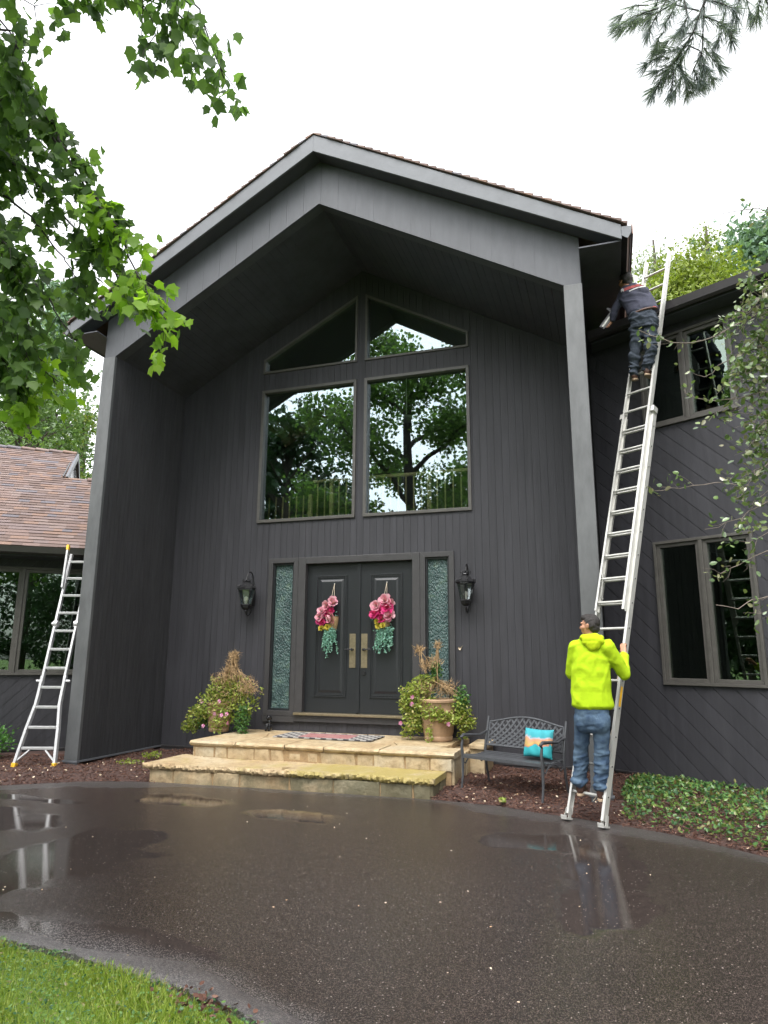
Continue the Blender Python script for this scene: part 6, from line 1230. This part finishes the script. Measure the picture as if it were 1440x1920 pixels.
# jeans
jp = [('e', pel + (0, -.01, .06), (.178, .125, .14)), ('e', pel + (0, -.02, -.02), (.15, .118, .10)), ('e', hpL + (-.0, -.015, -.03), (.102, .112, .14)), ('e', hpR + (.0, -.015, -.03), (.102, .112, .14)), ('e', pel + (0, -.035, .0), (.12, .105, .12)), ('c', hpL + (-.005, 0, -.03), .094, knL, .074), ('c', knL, .078, anL + (0, -.01, .06), .070), ('c', hpR + (.005, 0, -.03), .094, knR, .074), ('c', knR, .078, anR + (0, -.01, .06), .070), ('e', anL + (0, -.01, .06), (.076, .080, .045)), ('e', anR + (0, -.01, .06), (.076, .080, .045)), ('e', pel + (0, -.02, -.10), (.10, .10, .06))]
def jf(co, no):
    k = np.clip((pel[2] - co[:, 2]) / .7, .2, 1.2)[:, None]; b = wr(wr(co, no, 40, .016, 5, (.4, .1, 1.2), .3), no, 60, .010, 15, (-.4, .1, 1.2), .35); return co + (b - co) * k
voxblob('jeans', jp, .0095, M['denim'], m1, 4, disp=jf)
def boot(an, nm, col='boot'):
    d = np.array([.16, .95, 0]); d /= np.linalg.norm(d); z = an[2]
    voxblob(nm, [('c', an + (0, 0, .02), .052, an + (0, 0, -.055), .048), ('c', an + (0, 0, -.065), .047, an + d * .07 + (0, 0, -.06), .045), ('c', an + d * .07 + (0, 0, -.07), .043, an + d * .17 + (0, 0, -.078), .036)], .008, M[col], m1, 3)
    mb = MB(); pts = []
    for a in np.linspace(0, 2 * math.pi, 20, endpoint=False): pts.append((math.sin(a) * .048, .06 + math.cos(a) * .135))
    O = np.array([an[0], an[1], an[2] - .125]); rr = np.cross(d, Z3); mb.prism(pts, .022, O, rr, d, Z3); mb.build('boot_sole', M['sole'], m1, bevel=.004)
boot(anL + (0, 0, .035), 'boot'); boot(anR + (0, 0, .035), 'boot')

# back pockets
def patch(root, me_obj, quad, name, m, lift=.003, K=8):
    from mathutils.bvhtree import BVHTree
    b_ = bmesh.new(); b_.from_mesh(me_obj.data); tr = BVHTree.FromBMesh(b_); off = np.array(root.location); mb = MB(); g = []
    for i in range(K + 1):
        row = []
        for j in range(K + 1):
            f, e = i / K, j / K; p = (np.array(quad[0]) * (1 - f) + np.array(quad[1]) * f) * (1 - e) + (np.array(quad[3]) * (1 - f) + np.array(quad[2]) * f) * e
            h = tr.ray_cast(Vector((0, 0, CH)) - Vector(off), Vector(dirv(p[0], p[1]))); row.append(None if h[0] is None else np.array(h[0] + h[1] * lift) + off)
        g.append(row)
    for i in range(K):
        for j in range(K):
            q = [g[i][j], g[i + 1][j], g[i + 1][j + 1], g[i][j + 1]]
            if all(k is not None for k in q): mb.add(q, [(0, 1, 2, 3)])
    b_.free()
    if mb.v: mb.build(name, m, root)
jo = [o for o in m1.children if o.name.startswith('jeans')][0]
for q in (((1081, 1341), (1104, 1342), (1102, 1362), (1082, 1360)), ((1115, 1343), (1138, 1342), (1137, 1362), (1116, 1363))): patch(m1, jo, q, 'back_pocket', M['denim'])
# --- man at the top working at the eave
m2 = thing('person', 'man in dark hoodie and dark jeans near the ladder top, leaning left under the eave', 'person', tuple(A_(1200, 715, 9.25)), 0)
hc = A_(1173, 528, 9.42); fw = np.array([-.62, .75, .2]); hp, HP, hrot = head_prims(hc, fw, (-.25, .1, 1)); neck = A_(1180, 545, 9.36)
shL, shR = A_(1166, 556, 9.34), A_(1208, 548, 9.22); elL = A_(1153, 580, 9.36); wrL = A_(1147, 602, 9.42); elR = A_(1190, 565, 9.55); wrR = A_(1172, 545, 9.85)
ch = A_(1192, 562, 9.30); pel = A_(1207, 600, 9.18); hpL, hpR = A_(1195, 607, 9.20), A_(1219, 604, 9.16); knL, knR = A_(1191, 655, 9.24), A_(1221, 656, 9.16); anL, anR = A_(1189, 698, 9.30), A_(1213, 690, 9.24)
prims = hp + [('c', hc + (0, 0, -.05), .052, neck, .055), ('c', neck, .055, ch, .085), ('c', ch, .085, pel, .085), ('c', shL, .04, shR, .04), ('c', shL, .038, elL, .03), ('c', elL, .03, wrL, .026), ('c', shR, .038, elR, .03), ('c', elR, .03, wrR, .026), ('c', hpL, .05, knL, .04), ('c', knL, .04, anL, .032), ('c', hpR, .05, knR, .04), ('c', knR, .04, anR, .032), ('c', pel, .07, hpL, .05), ('c', pel, .07, hpR, .05)]
TB, TT = A_(1129, 614, 9.42), A_(1161, 571, 9.42); tdir = (TT - TB) / np.linalg.norm(TT - TB); sid = np.cross(tdir, Y3); sid /= np.linalg.norm(sid)
hand(prims, wrL, wrL + np.array([-.03, .01, -.045]), np.array([-.6, 0, -.5]), tdir * .9, np.array([-.3, .3, .5]), L=.07); hand(prims, wrR, wrR + np.array([-.05, .05, .03]), np.array([-.5, .6, .5]), Z3 * .9, np.array([-.3, .3, -.5]), L=.07)
voxblob('body', prims, .007, M['skin'], m2, 3)
hp2 = [('e', HP(0, -.022, .035), (.083, .094, .092), hrot), ('e', HP(0, .022, .085), (.066, .074, .042), hrot), ('e', HP(-.05, -.03, .01), (.034, .058, .055), hrot), ('e', HP(.05, -.03, .01), (.034, .058, .055), hrot), ('e', HP(0, -.065, -.035), (.055, .038, .045), hrot)]
voxblob('hair', hp2, .008, M['hair'], m2, 2)
tor = []
for f in np.linspace(0, 1, 40): tor.append(('e', A_(1187 + 18 * f, 548 + 34 * f, 9.32 - .13 * f), (.20 + .02 * math.sin(f * 3.1), .13, .085)))
sl = [('c', shL + (.02, 0, 0), .078, elL, .058), ('c', elL, .058, elL + (wrL - elL) * .85, .042), ('c', shR + (-.02, 0, 0), .08, elR, .058), ('c', elR, .058, elR + (wrR - elR) * .88, .042), ('c', shL, .07, neck + (0, 0, -.02), .075), ('c', shR, .07, neck + (0, 0, -.02), .075), ('e', neck + (.03, -.09, -.0), (.10, .05, .05)), ('e', neck + (-.02, -.02, .02), (.10, .09, .05))]
voxblob('hoodie', tor + sl, .011, M['navy'], m2, 4, disp=lambda c, n: wr(c, n, 24, .014, 3, (.9, 0, .8), .35))
# printed band across the shoulders (too small to read): red bar with pale marks
bA, bB = A_(1166, 546, 9.12), A_(1212, 529, 9.02)
torso_me = [o for o in m2.children if o.name.startswith('hoodie')][0].data; torso_off = np.array(m2.location)
from mathutils.bvhtree import BVHTree
bm = bmesh.new(); bm.from_mesh(torso_me); bvh = BVHTree.FromBMesh(bm)
def onto(u, v, lift=.004):
    o = Vector((0, 0, CH)) - Vector(torso_off); d = Vector(dirv(u, v)); h = bvh.ray_cast(o, d)
    return None if h[0] is None else np.array(h[0] + Vector(torso_off) + h[1] * lift)
def decal(name, poly, m, step=3.0, lift=.004):
    """a printed patch that follows the cloth: a strip grid between two edge lines"""
    (a0, a1), (b0, b1) = poly; K = 14; J = 4; mb = MB(); g = []
    for i in range(K + 1):
        row = []
        for j in range(J + 1):
            f, e = i / K, j / J; u = (a0[0] + (a1[0] - a0[0]) * f) * (1 - e) + (b0[0] + (b1[0] - b0[0]) * f) * e; v = (a0[1] + (a1[1] - a0[1]) * f) * (1 - e) + (b0[1] + (b1[1] - b0[1]) * f) * e; v -= math.sin(f * math.pi) * 2.0
            row.append(onto(u, v, lift))
        g.append(row)
    for i in range(K):
        for j in range(J):
            q = [g[i][j], g[i + 1][j], g[i + 1][j + 1], g[i][j + 1]]
            if all(k is not None for k in q): mb.add(q, [(0, 1, 2, 3)])
    if mb.v: mb.build(name, m, m2)
decal('red_print', (((1168, 542), (1210, 531)), ((1169, 547), (1211, 535))), M['red'])
decal('white_print', (((1180, 545.5), (1210, 536.5)), ((1180, 547.5), (1210, 538.5))), M['white'], lift=.005)
decal('white_print', (((1164.5, 544), (1170, 543)), ((1165, 549), (1170, 547.5))), M['white'], lift=.006)
bm.free()
jp = [('e', pel + (0, -.01, .03), (.178, .125, .14)), ('e', pel + (0, -.02, -.03), (.15, .115, .10)), ('c', hpL, .095, knL, .072), ('c', knL, .072, anL + (0, 0, .01), .060), ('c', hpR, .098, knR, .074), ('c', knR, .074, anR + (0, 0, .01), .062), ('e', hpL + (0, -.03, 0), (.095, .11, .12)), ('e', hpR + (0, -.03, 0), (.098, .11, .12))]
voxblob('jeans', jp, .0105, M['denim_dark'], m2, 4, disp=lambda c, n: wr(wr(c, n, 36, .015, 6, (.4, .1, 1.2), .3), n, 55, .009, 16, (-.4, 0, 1.2), .35))
mb = MB(); c = A_(1210, 584, 9.05); px = .0079
bp = [A_(u, v, 9.18) + np.array([0, -.135 + .0 * i, 0]) for i, (u, v) in enumerate(((1190, 590), (1200, 586), (1212, 581), (1226, 577)))]
mb.tube([pel + np.array([math.cos(a) * .176, math.sin(a) * .128, .095 + .035 * math.cos(a)]) for a in np.linspace(0, 2 * math.pi, 25)], .016, 6, cap=False); mb.build('belt', M['boot'], m2, smooth=True)
mb = MB(); mb.tube([pel + np.array([math.cos(a) * .180, math.sin(a) * .132, .10 + .035 * math.cos(a)]) for a in np.linspace(-.85, -.35, 8)], .012, 6); mb.build('shirt_hem', M['red'], m2, smooth=True)
for an, tip in ((anL, np.array([.1, .8, .25])), (anR, np.array([.35, .8, .1]))):
    d = tip / np.linalg.norm(tip); voxblob('boot', [('c', an, .05, an + (0, 0, -.05), .046), ('c', an + (0, 0, -.05), .045, an + d * .15 + (0, 0, -.07), .036)], .009, M['boot'], m2, 3)
    up_ = np.array([0, 0, 1.]) - d * d[2]; up_ /= np.linalg.norm(up_); rr = np.cross(d, up_); mb = MB(); mb.prism([(math.sin(a) * (.045 + .008 * math.cos(a)), .055 + math.cos(a) * .135) for a in np.linspace(0, 2 * math.pi, 20, endpoint=False)], .024, an + (0, 0, -.115), rr, d, up_); mb.build('boot_sole', M['sole'], m2, bevel=.004)
# tool in his left hand
tl = thing('caulking_gun', 'long dark metal caulking gun held by the man at the ladder top', 'hand tool', tuple(TB))
mb = MB(); mb.tube([TB, TB + tdir * .22], .028, 12); mb.build('tube', M['alu'], tl, smooth=True)
mb = MB()
for k in (-1, 1): mb.bar(TB + sid * k * .034, TB + tdir * .24 + sid * k * .034, .012, .012)
mb.bar(TB - sid * .036, TB + sid * .036, .02, .02); mb.bar(TB + tdir * .24 - sid * .036, TB + tdir * .24 + sid * .036, .03, .02); mb.tube([TB + tdir * .24, TT], .007, 6); mb.bar(TB + tdir * .25, TB + tdir * .27 + sid * .11, .025, .02); mb.bar(TB + tdir * .30, TB + tdir * .28 + sid * .10, .015, .012); mb.build('frame', M['black'], tl)
mb = MB(); mb.ell(TT, (.014, .014, .014)); mb.ell(TT - tdir * .05 + sid * .01, (.012, .012, .012)); mb.build('plunger_knob', M['alu'], tl, smooth=True)
